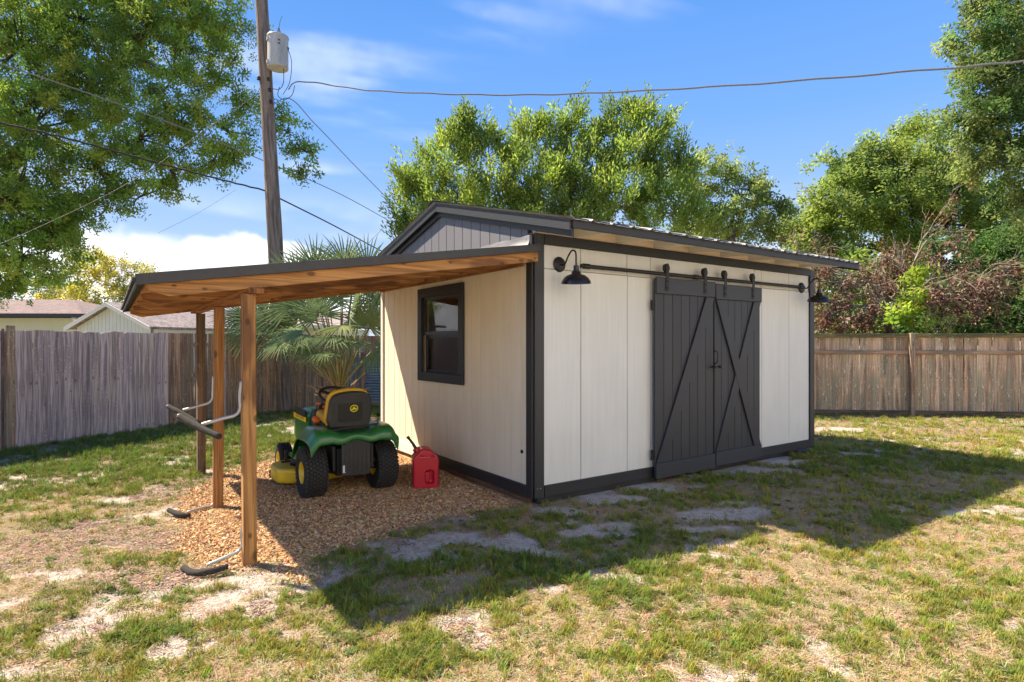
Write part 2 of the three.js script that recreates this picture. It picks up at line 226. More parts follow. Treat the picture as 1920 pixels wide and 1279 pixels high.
{
  const N = 2048, col = new Uint8Array(N * N * 4);
  const sandC = [0.46, 0.415, 0.375], thatch = [0.36, 0.255, 0.16], soil = [0.17, 0.125, 0.085], chip = [0.40, 0.23, 0.10], litC = [0.155, 0.105, 0.08], turf = [0.12, 0.125, 0.045];
  // the cover is smooth, so it is worked out on a coarse grid and read between its points; the grain is laid on per texel
  const K = 460, keep = ['sand', 'mulch', 'lit', 'green'], grid = new Float32Array((K + 1) * (K + 1) * 4);
  for (let j = 0; j <= K; j++) for (let i = 0; i <= K; i++) { const c = cover(lerp(GX0, GX1, i / K), lerp(GZ0, GZ1, j / K)); keep.forEach((k, q) => { grid[(j * (K + 1) + i) * 4 + q] = c[k]; }); }
  const h = [0, 0, 0, 0];
  for (let j = 0; j < N; j++) for (let i = 0; i < N; i++) {
    const a = i / N * K, b = j / N * K, ai = Math.floor(a), bi = Math.floor(b), fa = a - ai, fb = b - bi, o00 = (bi * (K + 1) + ai) * 4, o01 = o00 + 4, o10 = o00 + (K + 1) * 4, o11 = o10 + 4;
    for (let q = 0; q < 4; q++) h[q] = lerp(lerp(grid[o00 + q], grid[o01 + q], fa), lerp(grid[o10 + q], grid[o11 + q], fa), fb);
    const g1 = vnoise(i * 0.55, j * 0.55, 7), g2 = vnoise(i * 0.13, j * 0.13, 8), g3 = hash(i, j, 9), g = 0.4 * g1 + 0.3 * g2 + 0.3 * g3;
    let c = mixc(thatch, soil, sstep(0.52, 0.75, g)); c = mixc(c, turf, 0.55 * h[3]);
    c = mixc(c, mixc(litC, [0.36, 0.25, 0.19], sstep(0.5, 0.7, g)), h[2] * 0.85); c = mixc(c, mixc(chip, [0.52, 0.34, 0.17], sstep(0.45, 0.7, g)), h[1]);
    c = mixc(c, mixc(sandC, [0.27, 0.23, 0.2], sstep(0.58, 0.78, g)), h[0] * sstep(0.25, 0.5, h[0] * 0.6 + g * 0.55));
    const v = 0.8 + 0.4 * g, o = (j * N + i) * 4; col[o] = s8(c[0] * v); col[o + 1] = s8(c[1] * v); col[o + 2] = s8(c[2] * v); col[o + 3] = 255;
  }
  const t = new THREE.DataTexture(col, N, N, THREE.RGBAFormat); t.colorSpace = THREE.SRGBColorSpace; t.magFilter = THREE.LinearFilter; t.minFilter = THREE.LinearMipmapLinearFilter; t.generateMipmaps = true; t.needsUpdate = true;
  const bf = bumpFine.clone(); bf.repeat.set(40, 32); bf.needsUpdate = true;
  const nx = 230, nz = 185, g = new THREE.PlaneGeometry(GX1 - GX0, GZ1 - GZ0, nx, nz); g.rotateX(-Math.PI / 2); g.translate((GX0 + GX1) / 2, 0, (GZ0 + GZ1) / 2);
  const p = g.attributes.position, uv = g.attributes.uv;
  for (let i = 0; i < p.count; i++) { const x = p.getX(i), z = p.getZ(i); p.setY(i, groundY(x, z)); uv.setXY(i, (x - GX0) / (GX1 - GX0), (z - GZ0) / (GZ1 - GZ0)); }
  g.computeVertexNormals();
  structure('yard_ground', g, std({ map: t, roughness: 0.97, bumpMap: bf, bumpScale: 0.012 }));
  const far = new THREE.PlaneGeometry(800, 800, 1, 1); far.rotateX(-Math.PI / 2); far.translate(0, -0.06, 0);
  const fu = far.attributes.uv; for (let i = 0; i < fu.count; i++) fu.setXY(i, fu.getX(i) * 200, fu.getY(i) * 200);
  structure('ground', far, std({ map: texMottle, color: lin(0.36, 0.32, 0.18), roughness: 1 }));
}
function groundY(x, z) { return 0.03 * (fbm(x * 1.1 + 31, z * 1.1 + 31, 140, 3) - 0.5) + 0.012 * (fbm(x * 5 + 31, z * 5 + 31, 141, 2) - 0.5); }

// ---------- shed ----------
const L = 5.12, D = 3.85, WT = 2.57;                    // length, depth, top of the wall boards
const shed = thing('garden_shed', 'white painted garden shed with charcoal trim, low gable roof and sliding barn doors', 'shed');
{
  const inner = std({ map: texPaint, color: lin(0.35, 0.28, 0.2), roughness: 0.9 });
  // closed core: floor, walls with the window opening, ceiling under the roof
  const wz0 = 1.45, wz1 = 2.44, wy0 = 1.20, wy1 = 2.20;   // opening, depth along the window wall
  const core = (w, h, d, x, y, z) => moved(new THREE.BoxGeometry(w, h, d), x, y, z);
  mesh('wall_core', merge([
    core(L - 0.04, 0.1, D - 0.04, L / 2, 0.23, -D / 2),
    core(L - 0.04, 2.4, 0.06, L / 2, 1.485, -0.05), core(L - 0.04, 2.4, 0.06, L / 2, 1.485, -D + 0.05), core(0.06, 2.4, D - 0.17, L - 0.05, 1.485, -D / 2),
    core(0.06, 2.4, wz0 - 0.085, 0.052, 1.485, -(wz0 + 0.085) / 2), core(0.06, 2.4, D - 0.085 - wz1, 0.052, 1.485, -(D - 0.085 + wz1) / 2),
    core(0.06, wy0 - 0.285, wz1 - wz0, 0.052, (wy0 + 0.285) / 2, -(wz0 + wz1) / 2), core(0.06, 2.685 - wy1, wz1 - wz0, 0.052, (2.685 + wy1) / 2, -(wz0 + wz1) / 2),
    core(L - 0.1, 0.04, D - 0.1, L / 2, 2.71, -D / 2)]), inner, shed);
  // window wall: grooved siding boards 0.2 m wide, cut round the window
  const pw = 0.2;
  for (let k = 0; k * pw < D - 0.08; k++) {
    const a = Math.max(0.1, k * pw + 0.004), b = Math.min(D - 0.075, (k + 1) * pw - 0.004); if (b - a < 0.02) continue;
    const pieces = (b > wz0 && a < wz1) ? [[0.175, wy0], [wy1, 2.6]] : [[0.175, 2.6]];
    for (const [y0, y1] of pieces) { const m = mesh('siding_board', uvGrain(cbox(0.02, y1 - y0, b - a, 0.003), 'y', rr(0, 3), rr(0, 3)), M.cream, shed); m.position.set(0.011, (y0 + y1) / 2, -(a + b) / 2); }
    // gable boards above, dark painted, cut to the roof slope
    const top = (v) => 3.35 - 0.16 - 0.246 * Math.abs(v - D / 2);
    const gg = uvGrain(prism([[-b, 2.6], [-a, 2.6], [-a, top(a)], [-b, top(b)]], 0.02, 0.003).rotateY(-Math.PI / 2), 'y', rr(0, 3), rr(0, 3));
    const gm = mesh('gable_board', gg, M.gable, shed); gm.position.set(0.021, 0, 0); gm.scale.set(1, 1, 1);
  }
  mesh('gable_core', prism([[-D + 0.05, 2.6], [-0.05, 2.6], [-0.05, 2.72], [-D / 2, 3.17], [-D + 0.05, 2.72]], 0.03, 0).rotateY(-Math.PI / 2), M.trim, shed).position.set(0.056, 0, 0);
  mesh('gable_core', prism([[-D + 0.05, 2.6], [-0.05, 2.6], [-0.05, 2.72], [-D / 2, 3.17], [-D + 0.05, 2.72]], 0.03, 0).rotateY(-Math.PI / 2), M.trim, shed).position.set(L, 0, 0);
  // door wall: broad flat panels in two rows
  const texFront = tex(1024, 512, (x, y) => { const X = x * 5.2, Y = y * 2.7, v = 0.90 + 0.10 * (fbm(X * 40, Y * 2.2, 202, 3) - 0.5) + 0.09 * (fbm(X * 3, Y * 2, 201, 4) - 0.5); return [v, v, v]; });
  const frontPaint = std({ map: texFront, color: lin(0.73, 0.745, 0.725), roughness: 0.5, bumpMap: bumpWood, bumpScale: 0.0008 });
  const cuts = [0.112, 0.607, 1.283, 1.66, 3.66, 3.824, 4.483, 5.005];
  for (let i = 0; i < cuts.length - 1; i++) for (const [y0, y1, th] of [[0.18, 2.33, 0.022], [2.336, WT, 0.018]]) {
    const a = cuts[i] + 0.004, b = cuts[i + 1] - 0.004, g = cbox(b - a, y1 - y0, th, 0.004), p = g.attributes.position, uv = new Float32Array(p.count * 2);
    g.translate((a + b) / 2, (y0 + y1) / 2, -0.002 - (0.02 - th)); for (let k = 0; k < p.count; k++) { uv[2 * k] = p.getX(k) / 5.2; uv[2 * k + 1] = p.getY(k) / 2.7; } g.setAttribute('uv', new THREE.BufferAttribute(uv, 2));
    mesh('wall_panel', g, frontPaint, shed);
  }
  // far walls, seen only from beyond the yard
  mesh('wall_panel', uvGrain(moved(cbox(L, 2.45, 0.02, 0.003), L / 2, 1.4, -D + 0.005), 'y'), M.white, shed);
  mesh('wall_panel', uvGrain(moved(cbox(0.02, 2.45, D - 0.1, 0.003), L - 0.008, 1.4, -D / 2), 'y'), M.white, shed);
  const trim = (w, h, d, x, y, z, axis, mat = M.trim, name = 'trim_board') => { const m = mesh(name, board(w, h, d, axis), mat, shed); m.position.set(x, y, z); return m; };
  trim(0.115, 2.60, 0.022, 0.0545, 1.37, 0.021, 'y', M.trimB, 'corner_board'); trim(0.022, 2.60, 0.10, -0.014, 1.365, -0.041, 'y', M.trim, 'corner_board');
  trim(0.115, 2.56, 0.022, L - 0.0555, 1.35, 0.021, 'y', M.trimB, 'corner_board'); trim(0.022, 2.56, 0.10, L + 0.013, 1.35, -0.045, 'y', M.trim, 'corner_board');
  trim(0.022, 2.4, 0.075, -0.013, 1.35, -D + 0.03, 'y', M.white, 'corner_board');
  trim(L - 0.235, 0.10, 0.024, L / 2, 2.62, 0.021, 'x', M.trim, 'frieze_board');
  trim(L - 0.235, 0.115, 0.026, L / 2, 0.125, 0.022, 'x', M.trim, 'base_board');
  trim(0.024, 0.115, 2.22, -0.014, 0.124, -1.205, 'z', M.trim, 'base_board'); trim(0.022, 0.13, 1.42, -0.013, 0.13, -3.03, 'z', M.white, 'base_board');
  trim(L - 0.22, 0.075, 0.05, L / 2 - 0.05, 0.028, -0.03, 'x', M.trimB, 'skid_beam'); trim(0.05, 0.07, D - 0.15, 0.03, 0.028, -D / 2 - 0.02, 'z', M.skid, 'skid_beam');
  mesh('foundation_block', cbox(0.3, 0.09, 0.2, 0.006), M.trimB, shed).position.set(4.72, 0.03, 0.0);
  for (const x of [0.018, 0.055]) { const s = mesh('screw_head', new THREE.SphereGeometry(0.006, 8, 6), M.galv, shed); s.position.set(x + 0.01, 0.165, 0.033); s.scale.z = 0.4; }
  const hole = mesh('dark_hole_disc', new THREE.CylinderGeometry(0.018, 0.02, 0.012, 16), M.blackIron, shed); hole.rotation.z = Math.PI / 2; hole.position.set(-0.003, 0.50, -0.19);  // black disc stands in for the dark inside a small hole
  // blocking above the frieze and rafter tails under the eave
  trim(L - 0.02, 0.20, 0.018, L / 2, 2.772, -0.012, 'x', M.soffit, 'frieze_panel');
  const sl = Math.atan(0.246), under = (v) => 3.35 - 0.05 - 0.246 * (D / 2 - v);   // v counted from the wall, outward is negative
  for (let k = 0; k < 9; k++) {
    const x = 0.0 + 0.61 * k + (k === 0 ? 0.02 : -0.09), tail = mesh('rafter_tail', uvGrain(moved(prism([[-0.02, 2.688], [0.648, 2.622], [0.648, under(-0.648) - 0.004], [-0.02, under(0.02) - 0.004]], 0.04, 0.003).rotateY(-Math.PI / 2), 0.02, 0, 0), 'z'), M.white, shed);
    tail.position.set(x, 0, 0);
  }
  const deckF = mesh('roof_deck', board(L + 0.02, 0.016, 2.66, 'x'), M.soffit, shed); deckF.position.set(L / 2 - 0.05, under(D / 2 - 1.285) + 0.011, -D / 2 + 1.285); deckF.rotation.x = sl;
  const deckB = mesh('roof_deck', board(L + 0.02, 0.016, 2.66, 'x'), M.soffit, shed); deckB.position.set(L / 2 - 0.05, under(D / 2 - 1.285) + 0.011, -D / 2 - 1.285); deckB.rotation.x = -sl;
  for (const z of [0.665, -D - 0.665]) trim(L + 0.02, 0.098, 0.022, L / 2 - 0.055, 2.655, z, 'x', M.trim, 'fascia_board');
  // rake boards: an upper one standing out under the roof edge, a lower one on the wall
  for (const [x0, th, drop, hgt, ext] of [[-0.088, 0.03, 0.035, 0.092, 0.655], [-0.036, 0.03, 0.10, 0.082, 0.62], [L - 0.03, 0.03, 0.035, 0.095, 0.655]]) for (const sgn of [1, -1]) {
    const e = D / 2 + ext, y = (v) => 3.35 - drop - 0.246 * v;
    const pts = sgn > 0 ? [[0, y(0)], [e, y(e)], [e, y(e) - hgt], [0, y(0) - hgt]] : [[0, y(0)], [0, y(0) - hgt], [-e, y(e) - hgt], [-e, y(e)]];
    const m = mesh('rake_board', uvGrain(prism(pts, th, 0.003).rotateY(-Math.PI / 2), 'z', rr(0, 3), rr(0, 3)), M.trimB, shed); m.position.set(x0 + th, 0, -D / 2);
  }
  // ribbed metal roof sheets
  const sheetW = 0.762, rib = (x) => { const f = ((x % 0.254) + 0.254) % 0.254; return f < 0.018 ? f / 0.018 * 0.02 : f < 0.036 ? 0.02 : f < 0.054 ? (0.054 - f) / 0.018 * 0.02 : 0.002 * Math.sin(f * 60); };
  for (const sgn of [1, -1]) for (let k = 0; k < 7; k++) {
    const x0 = -0.12 + k * sheetW, x1 = Math.min(L - 0.01, x0 + sheetW + 0.03), n = 60, len = D / 2 + 0.715, pos = [], uv = [], idx = [];
    for (let i = 0; i <= n; i++) for (const [t, off] of [[0, 0.004], [1, 0.004], [1, 0], [0, 0]]) { const x = lerp(x0, x1, i / n), v = t * len; pos.push(x, 3.35 - 0.026 - 0.246 * v + rib(x - x0 + 0.02) + off + (k % 2) * 0.0035, -D / 2 + sgn * v); uv.push(x, v); }
    for (let i = 0; i < n; i++) for (let q = 0; q < 4; q++) { const a = i * 4 + q, b = i * 4 + (q + 1) % 4; idx.push(a, b, a + 4, b, b + 4, a + 4); }
    let g = new THREE.BufferGeometry(); g.setAttribute('position', new THREE.Float32BufferAttribute(pos, 3)); g.setAttribute('uv', new THREE.Float32BufferAttribute(uv, 2)); g.setIndex(idx); g = toCreasedNormals(g, 0.5);
    mesh('roof_sheet', g, M.roofMetal, shed);
  }
  const cap = mesh('ridge_cap', prism([[-0.16, -0.035], [0, 0.006], [0.16, -0.035], [0.16, -0.029], [0, 0.014], [-0.16, -0.029]], L + 0.14, 0).rotateY(Math.PI / 2), M.drip, shed); cap.position.set(-0.13, 3.352, -D / 2);
  // window: painted casing, two sashes, panes
  const win = new THREE.Group(); win.name = 'window'; shed.add(win); win.position.set(-0.02, 1.70, -1.945);
  const frame = (w, h, d, y, z, x = 0) => { const m = mesh('casing_board', board(d, h, w, h > w ? 'y' : 'z'), M.trim, win); m.position.set(x, y, z); };
  frame(1.21, 0.115, 0.03, 0.545, 0); frame(1.21, 0.115, 0.03, -0.545, 0); frame(0.11, 0.97, 0.03, 0, 0.55); frame(0.11, 0.97, 0.03, 0, -0.55);
  const sashMat = std({ color: lin(0.02, 0.02, 0.022), roughness: 0.4 });
  const sash = (y, x) => { const parts = [moved(cbox(0.03, 0.045, 0.98, 0.003), x, y + 0.2275, 0), moved(cbox(0.03, 0.045, 0.98, 0.003), x, y - 0.2275, 0), moved(cbox(0.03, 0.41, 0.04, 0.003), x, y, 0.47), moved(cbox(0.03, 0.41, 0.04, 0.003), x, y, -0.47)];
    mesh('sash', merge(parts), sashMat, win); const p = mesh('pane', new THREE.PlaneGeometry(0.9, 0.41).rotateY(-Math.PI / 2), pane, win); p.position.set(x, y, 0); };
  sash(0.243, 0.035); sash(-0.243, 0.07);
}

// ---------- sliding barn doors, each with boards, rails and braces ----------
function barnDoor(label, x0, x1, y0, y1, cross) {
  const d = thing('barn_door', label, 'door', [0, 0, 0], 0), w = x1 - x0, n = 7, bw = w / n, z = 0.075;
  for (let k = 0; k < n; k++) { const m = mesh('door_board', board(bw - 0.006, y1 - y0 - 0.04, 0.024, 'y', 0.005), M.doorGrey[k % 2], d); m.position.set(x0 + bw * (k + 0.5), (y0 + y1) / 2, z); }
  const back = mesh('backing_sheet', cbox(w - 0.04, y1 - y0 - 0.1, 0.01), M.trim, d); back.position.set((x0 + x1) / 2, (y0 + y1) / 2, z - 0.02);
  const rail = (h, y) => { const m = mesh('door_rail', board(w, h, 0.028, 'x', 0.005), M.doorGrey[1], d); m.position.set((x0 + x1) / 2, y, z + 0.027); };
  rail(0.185, y1 - 0.0925); rail(0.175, y0 + 0.0875);
  const ya = y0 + 0.178, yb = y1 - 0.188, bwid = 0.135;
  const brace = (ax, ay, bx, by, zz) => {                       // a board between two corners with plumb ends kept inside the rails
    const dx = bx - ax, dy = by - ay, len = Math.hypot(dx, dy), hx = bwid * len / Math.abs(dy);   // its width measured along x
    const pts = dx > 0 ? [[ax, ay], [ax + hx, ay], [bx, by], [bx - hx, by]] : [[ax - hx, ay], [ax, ay], [bx + hx, by], [bx, by]];
    const g = prism(pts, 0.022, 0.003); uvGrain(g, 'y', rr(0, 3), rr(0, 3)); const m = mesh('brace', g, M.doorGrey[0], d); m.position.z = z + zz; };
  if (!cross) brace(x0 + 0.01, ya, x1 - 0.01, yb, 0.0135);
  else {
    brace(x1 - 0.01, ya, x0 + 0.01, yb, 0.0135); brace(x0 + 0.01, ya, x1 - 0.01, yb, 0.0105);   // the second passes under the first
  }
  // roller hangers on the rail
  for (const hx of [x0 + 0.17, x1 - 0.2]) {
    const h = mesh('roller_hanger', moved(prism([[-0.026, -0.19], [0.026, -0.19], [0.026, 0.10], [0.02, 0.118], [0, 0.126], [-0.02, 0.118], [-0.026, 0.10]], 0.007, 0.002), hx, y1 + 0.04, z + 0.044), M.blackIron, d);
    mesh('roller_wheel', moved(new THREE.CylinderGeometry(0.05, 0.05, 0.024, 24), hx, 2.445, z + 0.028, Math.PI / 2), M.blackIron, h);
    for (const by of [-0.08, -0.155]) mesh('bolt_head', moved(new THREE.CylinderGeometry(0.009, 0.009, 0.01, 6), hx, y1 + 0.04 + by, z + 0.054, Math.PI / 2), M.blackIron, h);
  }
  return d;
}
const doorA = barnDoor('charcoal barn door with one diagonal brace, on the lamp and window side', 1.64, 2.69, 0.062, 2.335, false);
const doorB = barnDoor('charcoal barn door with crossed X braces beside the single brace door', 2.708, 3.665, 0.080, 2.315, true);
{ // latch knobs and pull on the meeting stiles, small butt hinges on the outer edge
  for (const [d, x] of [[doorA, 2.645], [doorB, 2.755]]) { mesh('latch_knob', moved(new THREE.SphereGeometry(0.02, 14, 10), x, 1.30, 0.135), M.blackIron, d); mesh('latch_stem', moved(new THREE.CylinderGeometry(0.009, 0.009, 0.05, 10), x, 1.30, 0.11, Math.PI / 2), M.blackIron, d); }
  mesh('latch_bar', moved(cbox(0.085, 0.012, 0.01, 0.002), 2.685, 1.30, 0.128), M.blackIron, doorA);
  mesh('door_pull', pipe([V3(2.672, 1.34, 0.11), V3(2.672, 1.36, 0.15), V3(2.672, 1.48, 0.15), V3(2.672, 1.50, 0.11)], 0.007, 5, 8), M.blackIron, doorA);
  for (const y of [2.02, 0.33]) mesh('hinge', moved(cbox(0.03, 0.11, 0.03, 0.003), 1.632, y, 0.062), M.blackIron, doorA);
}
{
  const t = thing('door_track', 'black round pipe rail carrying the sliding barn doors', 'rail', [0, 0, 0]), y = 2.378, z = 0.10;
  const bar = (x0, x1, r) => moved(new THREE.CylinderGeometry(r, r, x1 - x0, 18), (x0 + x1) / 2, y, z, 0, 0, Math.PI / 2);
  mesh('rail_pipe', bar(0.53, 4.72, 0.021), M.blackIron, t);
  for (const x of [0.60, 2.33, 4.62]) mesh('pipe_coupling', bar(x - 0.04, x + 0.04, 0.028), M.blackIron, t);
  for (const x of [0.9, 2.0, 3.1, 4.3]) mesh('standoff', moved(new THREE.CylinderGeometry(0.012, 0.012, 0.075, 10), x, y, 0.055, Math.PI / 2), M.blackIron, t);
}
function barnLamp(label, x, y) {
  const t = thing('barn_light', label, 'lamp', [x, y, 0.01], 0, undefined);
  mesh('wall_plate', new THREE.LatheGeometry([[0, 0], [0.072, 0], [0.078, 0.006], [0.07, 0.018], [0.03, 0.026], [0, 0.028]].map(([a, b]) => new THREE.Vector2(a, b)), 32).rotateX(Math.PI / 2), M.blackIron, t);
  mesh('gooseneck', pipe([V3(0, 0, 0.02), V3(0, -0.012, 0.08), V3(0, 0.07, 0.145), V3(0, 0.115, 0.20), V3(0, 0.10, 0.25), V3(0, 0.0, 0.262), V3(0, -0.05, 0.262)], 0.0085, 8, 10), M.blackIron, t);
  const sh = mesh('lamp_shade', new THREE.LatheGeometry([[0.018, 0.0], [0.024, 0.0], [0.027, -0.05], [0.042, -0.062], [0.046, -0.085], [0.085, -0.097], [0.118, -0.120], [0.140, -0.152], [0.146, -0.172], [0.149, -0.174], [0.147, -0.178], [0.142, -0.174], [0.136, -0.155], [0.115, -0.124], [0.083, -0.101], [0.044, -0.09], [0.02, -0.08], [0.018, 0]].map(([a, b]) => new THREE.Vector2(a, b)), 40), std({ color: lin(0.03, 0.03, 0.032), roughness: 0.22, metalness: 0.4 }), t);
  sh.position.set(0, -0.035, 0.262); sh.rotation.set(0.12, 0, 0.1);
  return t;
}
barnLamp('black gooseneck barn lamp near the corner by the lean-to', 0.316, 2.385);
barnLamp('black gooseneck barn lamp at the end of the door rail, beside the far corner', 4.80, 2.385);

// ---------- lean-to ----------
{
  const t = thing('lean_to_canopy', 'orange stained wooden lean-to with black edged shingle roof on three posts', 'canopy');
  const k = 0.1535, Y0 = 2.475, top = (s) => Y0 - k * s, ang = Math.atan(k);       // s metres out from the wall
  for (const [i, v] of [-0.10, 0.88, 1.86, 2.84, 3.80].entries()) {
    const h = 0.092, m = 0.019;
    const g = prism([[-0.03, top(0.03)], [-3.22, top(3.22)], [-3.215, top(3.22) - 0.04], [-3.10, top(3.10) - h], [-0.03, top(0.03) - h]].reverse(), 0.04, 0.003); g.translate(0, 0, -0.02);
    uvGrain(g, 'x', rr(0, 4), rr(0, 4)); mesh('rafter', g, M.cedar[i % 3], t).position.set(0, 0, -v);
  }
  for (let q = 0; q < 22; q++) { const w = 4.08 / 22, m = mesh('roof_board', board(3.23, 0.018, w - 0.004, 'x', 0.002), M.cedar[(q * 2) % 3], t); m.position.set(-1.63, top(1.63) + 0.0105, 0.15 - (q + 0.5) * w); m.rotation.z = ang; }
  mesh('ledger', board(0.035, 0.09, 3.7, 'z'), M.cedar[1], t).position.set(-0.022 - 0.0215, 2.40, -1.98);
  // black drip edge round the roof: near rake, low eave, far rake
  const rake = (z) => { const g = prism([[-0.0, top(0) + 0.066], [-3.26, top(3.26) + 0.066], [-3.26, top(3.26) - 0.008], [-0.0, top(0) - 0.004]].reverse(), 0.012, 0.002); const m = mesh('drip_edge', g, M.drip, t); m.position.set(-0.026, 0, z); };
  rake(0.153); rake(-3.95);
  mesh('drip_edge', cbox(0.012, 0.075, 4.1, 0.002), M.drip, t).position.set(-3.284, top(3.26) + 0.026, -1.89);
  for (let q = 0; q < 23; q++) { // overlapping shingle courses, each a wedge with a wavy butt edge
    const s1 = 3.31 - q * 0.142, s0 = Math.max(0.04, s1 - 0.2), seg = 40, pos = [], idx = [], uv = [];
    for (let i = 0; i <= seg; i++) { const z = 0.150 - i / seg * 4.09, wv = 0.006 * (hash(i, q, 3) - 0.5), b = 0.022 + 0.006 * hash(i >> 2, q, 5); for (const [s, y] of [[s0, 0.024], [s1 + wv, 0.022 + b], [s1 + wv, 0.021], [s0, 0.02]]) { pos.push(-s, top(s) + y + 0.004, z); uv.push(s, z); } }
    for (let i = 0; i < seg; i++) for (let e = 0; e < 4; e++) { const a = i * 4 + e, b = i * 4 + (e + 1) % 4; idx.push(a, a + 4, b, b, a + 4, b + 4); } idx.push(0, 1, 2, 0, 2, 3);
    let g = new THREE.BufferGeometry(); g.setAttribute('position', new THREE.Float32BufferAttribute(pos, 3)); g.setAttribute('uv', new THREE.Float32BufferAttribute(uv, 2)); g.setIndex(idx); mesh('shingle_course', toCreasedNormals(g, 0.5), M.shingle, t);
  }
  // crumpled flashing turned up the gable wall
  { const n = 60, m = 7, pos = [], uv = [], idx = []; for (let i = 0; i <= n; i++) for (let j = 0; j <= m; j++) { const v = 0.03 + i / n * 3.75, f = j / m, y = 2.49 + f * (0.165 + 0.02 * (vnoise(v * 6, 1, 12) - 0.5)), x = -0.016 - 0.09 * (1 - f) ** 3 - 0.018 * fbm(v * 7, f * 3, 14, 3); pos.push(x, y, -v); uv.push(v, f); } for (let i = 0; i < n; i++) for (let j = 0; j < m; j++) { const a = i * (m + 1) + j; idx.push(a, a + 1, a + m + 1, a + 1, a + m + 2, a + m + 1); }
    const g = new THREE.BufferGeometry(); g.setAttribute('position', new THREE.Float32BufferAttribute(pos, 3)); g.setAttribute('uv', new THREE.Float32BufferAttribute(uv, 2)); g.setIndex(idx); g.computeVertexNormals(); mesh('wall_flashing', g, std({ map: texMottle, color: lin(0.30, 0.30, 0.32), roughness: 0.5, side: THREE.DoubleSide }), t); }
  // posts and the flat plate on them
  const yb = top(2.56) - 0.093;
  mesh('plate_beam', board(0.10, 0.04, 3.62, 'z'), std({ map: texCedar, color: lin(0.66, 0.56, 0.52), roughness: 0.85, bumpMap: bumpWood, bumpScale: 0.004 }), t).position.set(-2.56, yb - 0.0205, -1.66);
  for (const [i, [u, v, mat]] of [[-2.60, -0.07, M.post], [-2.55, 1.70, M.cedar[1]], [-2.51, 3.36, M.oldPost]].entries()) { const h = yb - 0.043 + 0.12, p = mesh('post', board(0.089, h, 0.089, 'y', 0.006), mat, t); p.position.set(u, h / 2 - 0.12, -v); p.rotation.y = [0.02, -0.05, 0.04][i]; p.rotation.z = [0.004, -0.006, 0.004][i]; }
}

// ---------- fences ----------
const W2 = (u, v) => V3(u, 0, -v);
const picketGeos = Array.from({ length: 6 }, () => { const g = cbox(0.136, 1.83, 0.016, 0.004); g.translate(0, 0.915, 0); return uvGrain(g, 'y', rr(0, 6), rr(0, 6)); });
const picketDry = Array.from({ length: 4 }, (_, i) => { // pickets with worn or split tops
  const s = new THREE.Shape(); const w = 0.068, a = [0.012, 0.03, 0.005, 0.02][i], b = [0.03, 0.008, 0.022, 0][i]; s.moveTo(-w, 0); s.lineTo(w, 0.004); s.lineTo(w - 0.004, 1.83 - a); s.lineTo(0.01, 1.825); s.lineTo(-w + 0.004, 1.83 - b);
  const g = new THREE.ExtrudeGeometry(s, { depth: 0.012, bevelEnabled: true, bevelThickness: 0.003, bevelSize: 0.003, bevelSegments: 1 }); return uvGrain(g, 'y', rr(0, 6), rr(0, 6)); });
function fenceRun(name, label, a, b, mats, o = {}) {
  const dir = b.clone().sub(a), len = dir.length(), t = thing(name, label, 'fence', [a.x, 0, a.z], Math.atan2(-dir.z, dir.x)), r = rng(o.seed ?? 5);
  const n = Math.round(len / 0.142), face = o.face ?? 1;    // +1: pickets on the +z side of the run
  for (let k = 0; k < n; k++) {
    const m = mesh('picket', r() < 0.65 ? pick(picketGeos, r) : pick(picketDry, r), pick(mats, r), t);
    m.position.set((k + 0.5) * len / n, -0.05 + rr(-0.012, 0.012, r) + (o.lift ?? 0), face * (0.03 + rr(-0.004, 0.004, r))); m.rotation.set(rr(-0.006, 0.006, r), rr(-0.05, 0.05, r) + (r() < 0.5 ? Math.PI : 0), rr(-0.008, 0.008, r)); m.scale.set(rr(1.055, 1.11, r), (o.h ?? 1.83) / 1.83, 1); m.position.z += (k % 2) * 0.005 * face;
  }
  for (const y of o.rails ?? [0.35, 0.95, 1.55]) { const m = mesh('fence_rail', board(len, 0.085, 0.036, 'x', 0.004, r), o.railMat ?? M.brown[1], t); m.position.set(len / 2, y, -face * 0.0); }
  if (o.cap) { const m = mesh('cap_rail', board(len, 0.085, 0.03, 'x', 0.005, r), o.capMat, t); m.position.set(len / 2, o.cap, -face * 0.03); }
  if (o.kick) { const m = mesh('kick_board', board(len, 0.12, 0.03, 'x', 0.005, r), M.oldPost, t); m.position.set(len / 2, 0.06, -face * 0.02); }
  for (const x of o.posts ?? []) { const m = mesh('fence_post', board(0.089, 1.86, 0.089, 'y', 0.005, r), o.postMat ?? M.brown[0], t); m.position.set(x, (o.cap ? 1.80 : 1.74) - 0.93, -face * 0.065); }
  return t;
}
// long fence behind the lean-to: silvery run, then browner runs past the palm
const fA = W2(-7.1, 5.10), fB = W2(-2.52, 8.26), fC = W2(-0.55, 9.50), fD = W2(4.3, 11.2), fB2 = W2(-2.66, 8.30);
fenceRun('picket_fence', 'silvery grey weathered picket fence behind the lean-to lawn', fA, fB, M.grey, { seed: 11, face: 1, railMat: M.grey[3], posts: [5.4] });
fenceRun('picket_fence', 'brown picket fence behind the lean-to posts and the utility pole', fB2, fC, M.brown.concat(M.grey[0]), { seed: 12, face: 1, posts: [2.2] });
fenceRun('picket_fence', 'brown picket fence behind the fan palm', fC, fD, M.brown, { seed: 13, face: 1, posts: [3, 5] });
{ // newer post board nailed over the silvery run
  const d = fB.clone().sub(fA), x = 2.36, o = scene.getObjectByName('picket_fence'); const m = mesh('nailed_board', board(0.11, 1.86, 0.03, 'y'), M.brown[4], o); m.position.set(x + 0.6, 0.92, 0.062);
  const g = mesh('nailed_board', board(0.03, 1.8, 0.02, 'y'), M.oldPost, o); g.position.set(x + 0.51, 0.9, 0.05);
}
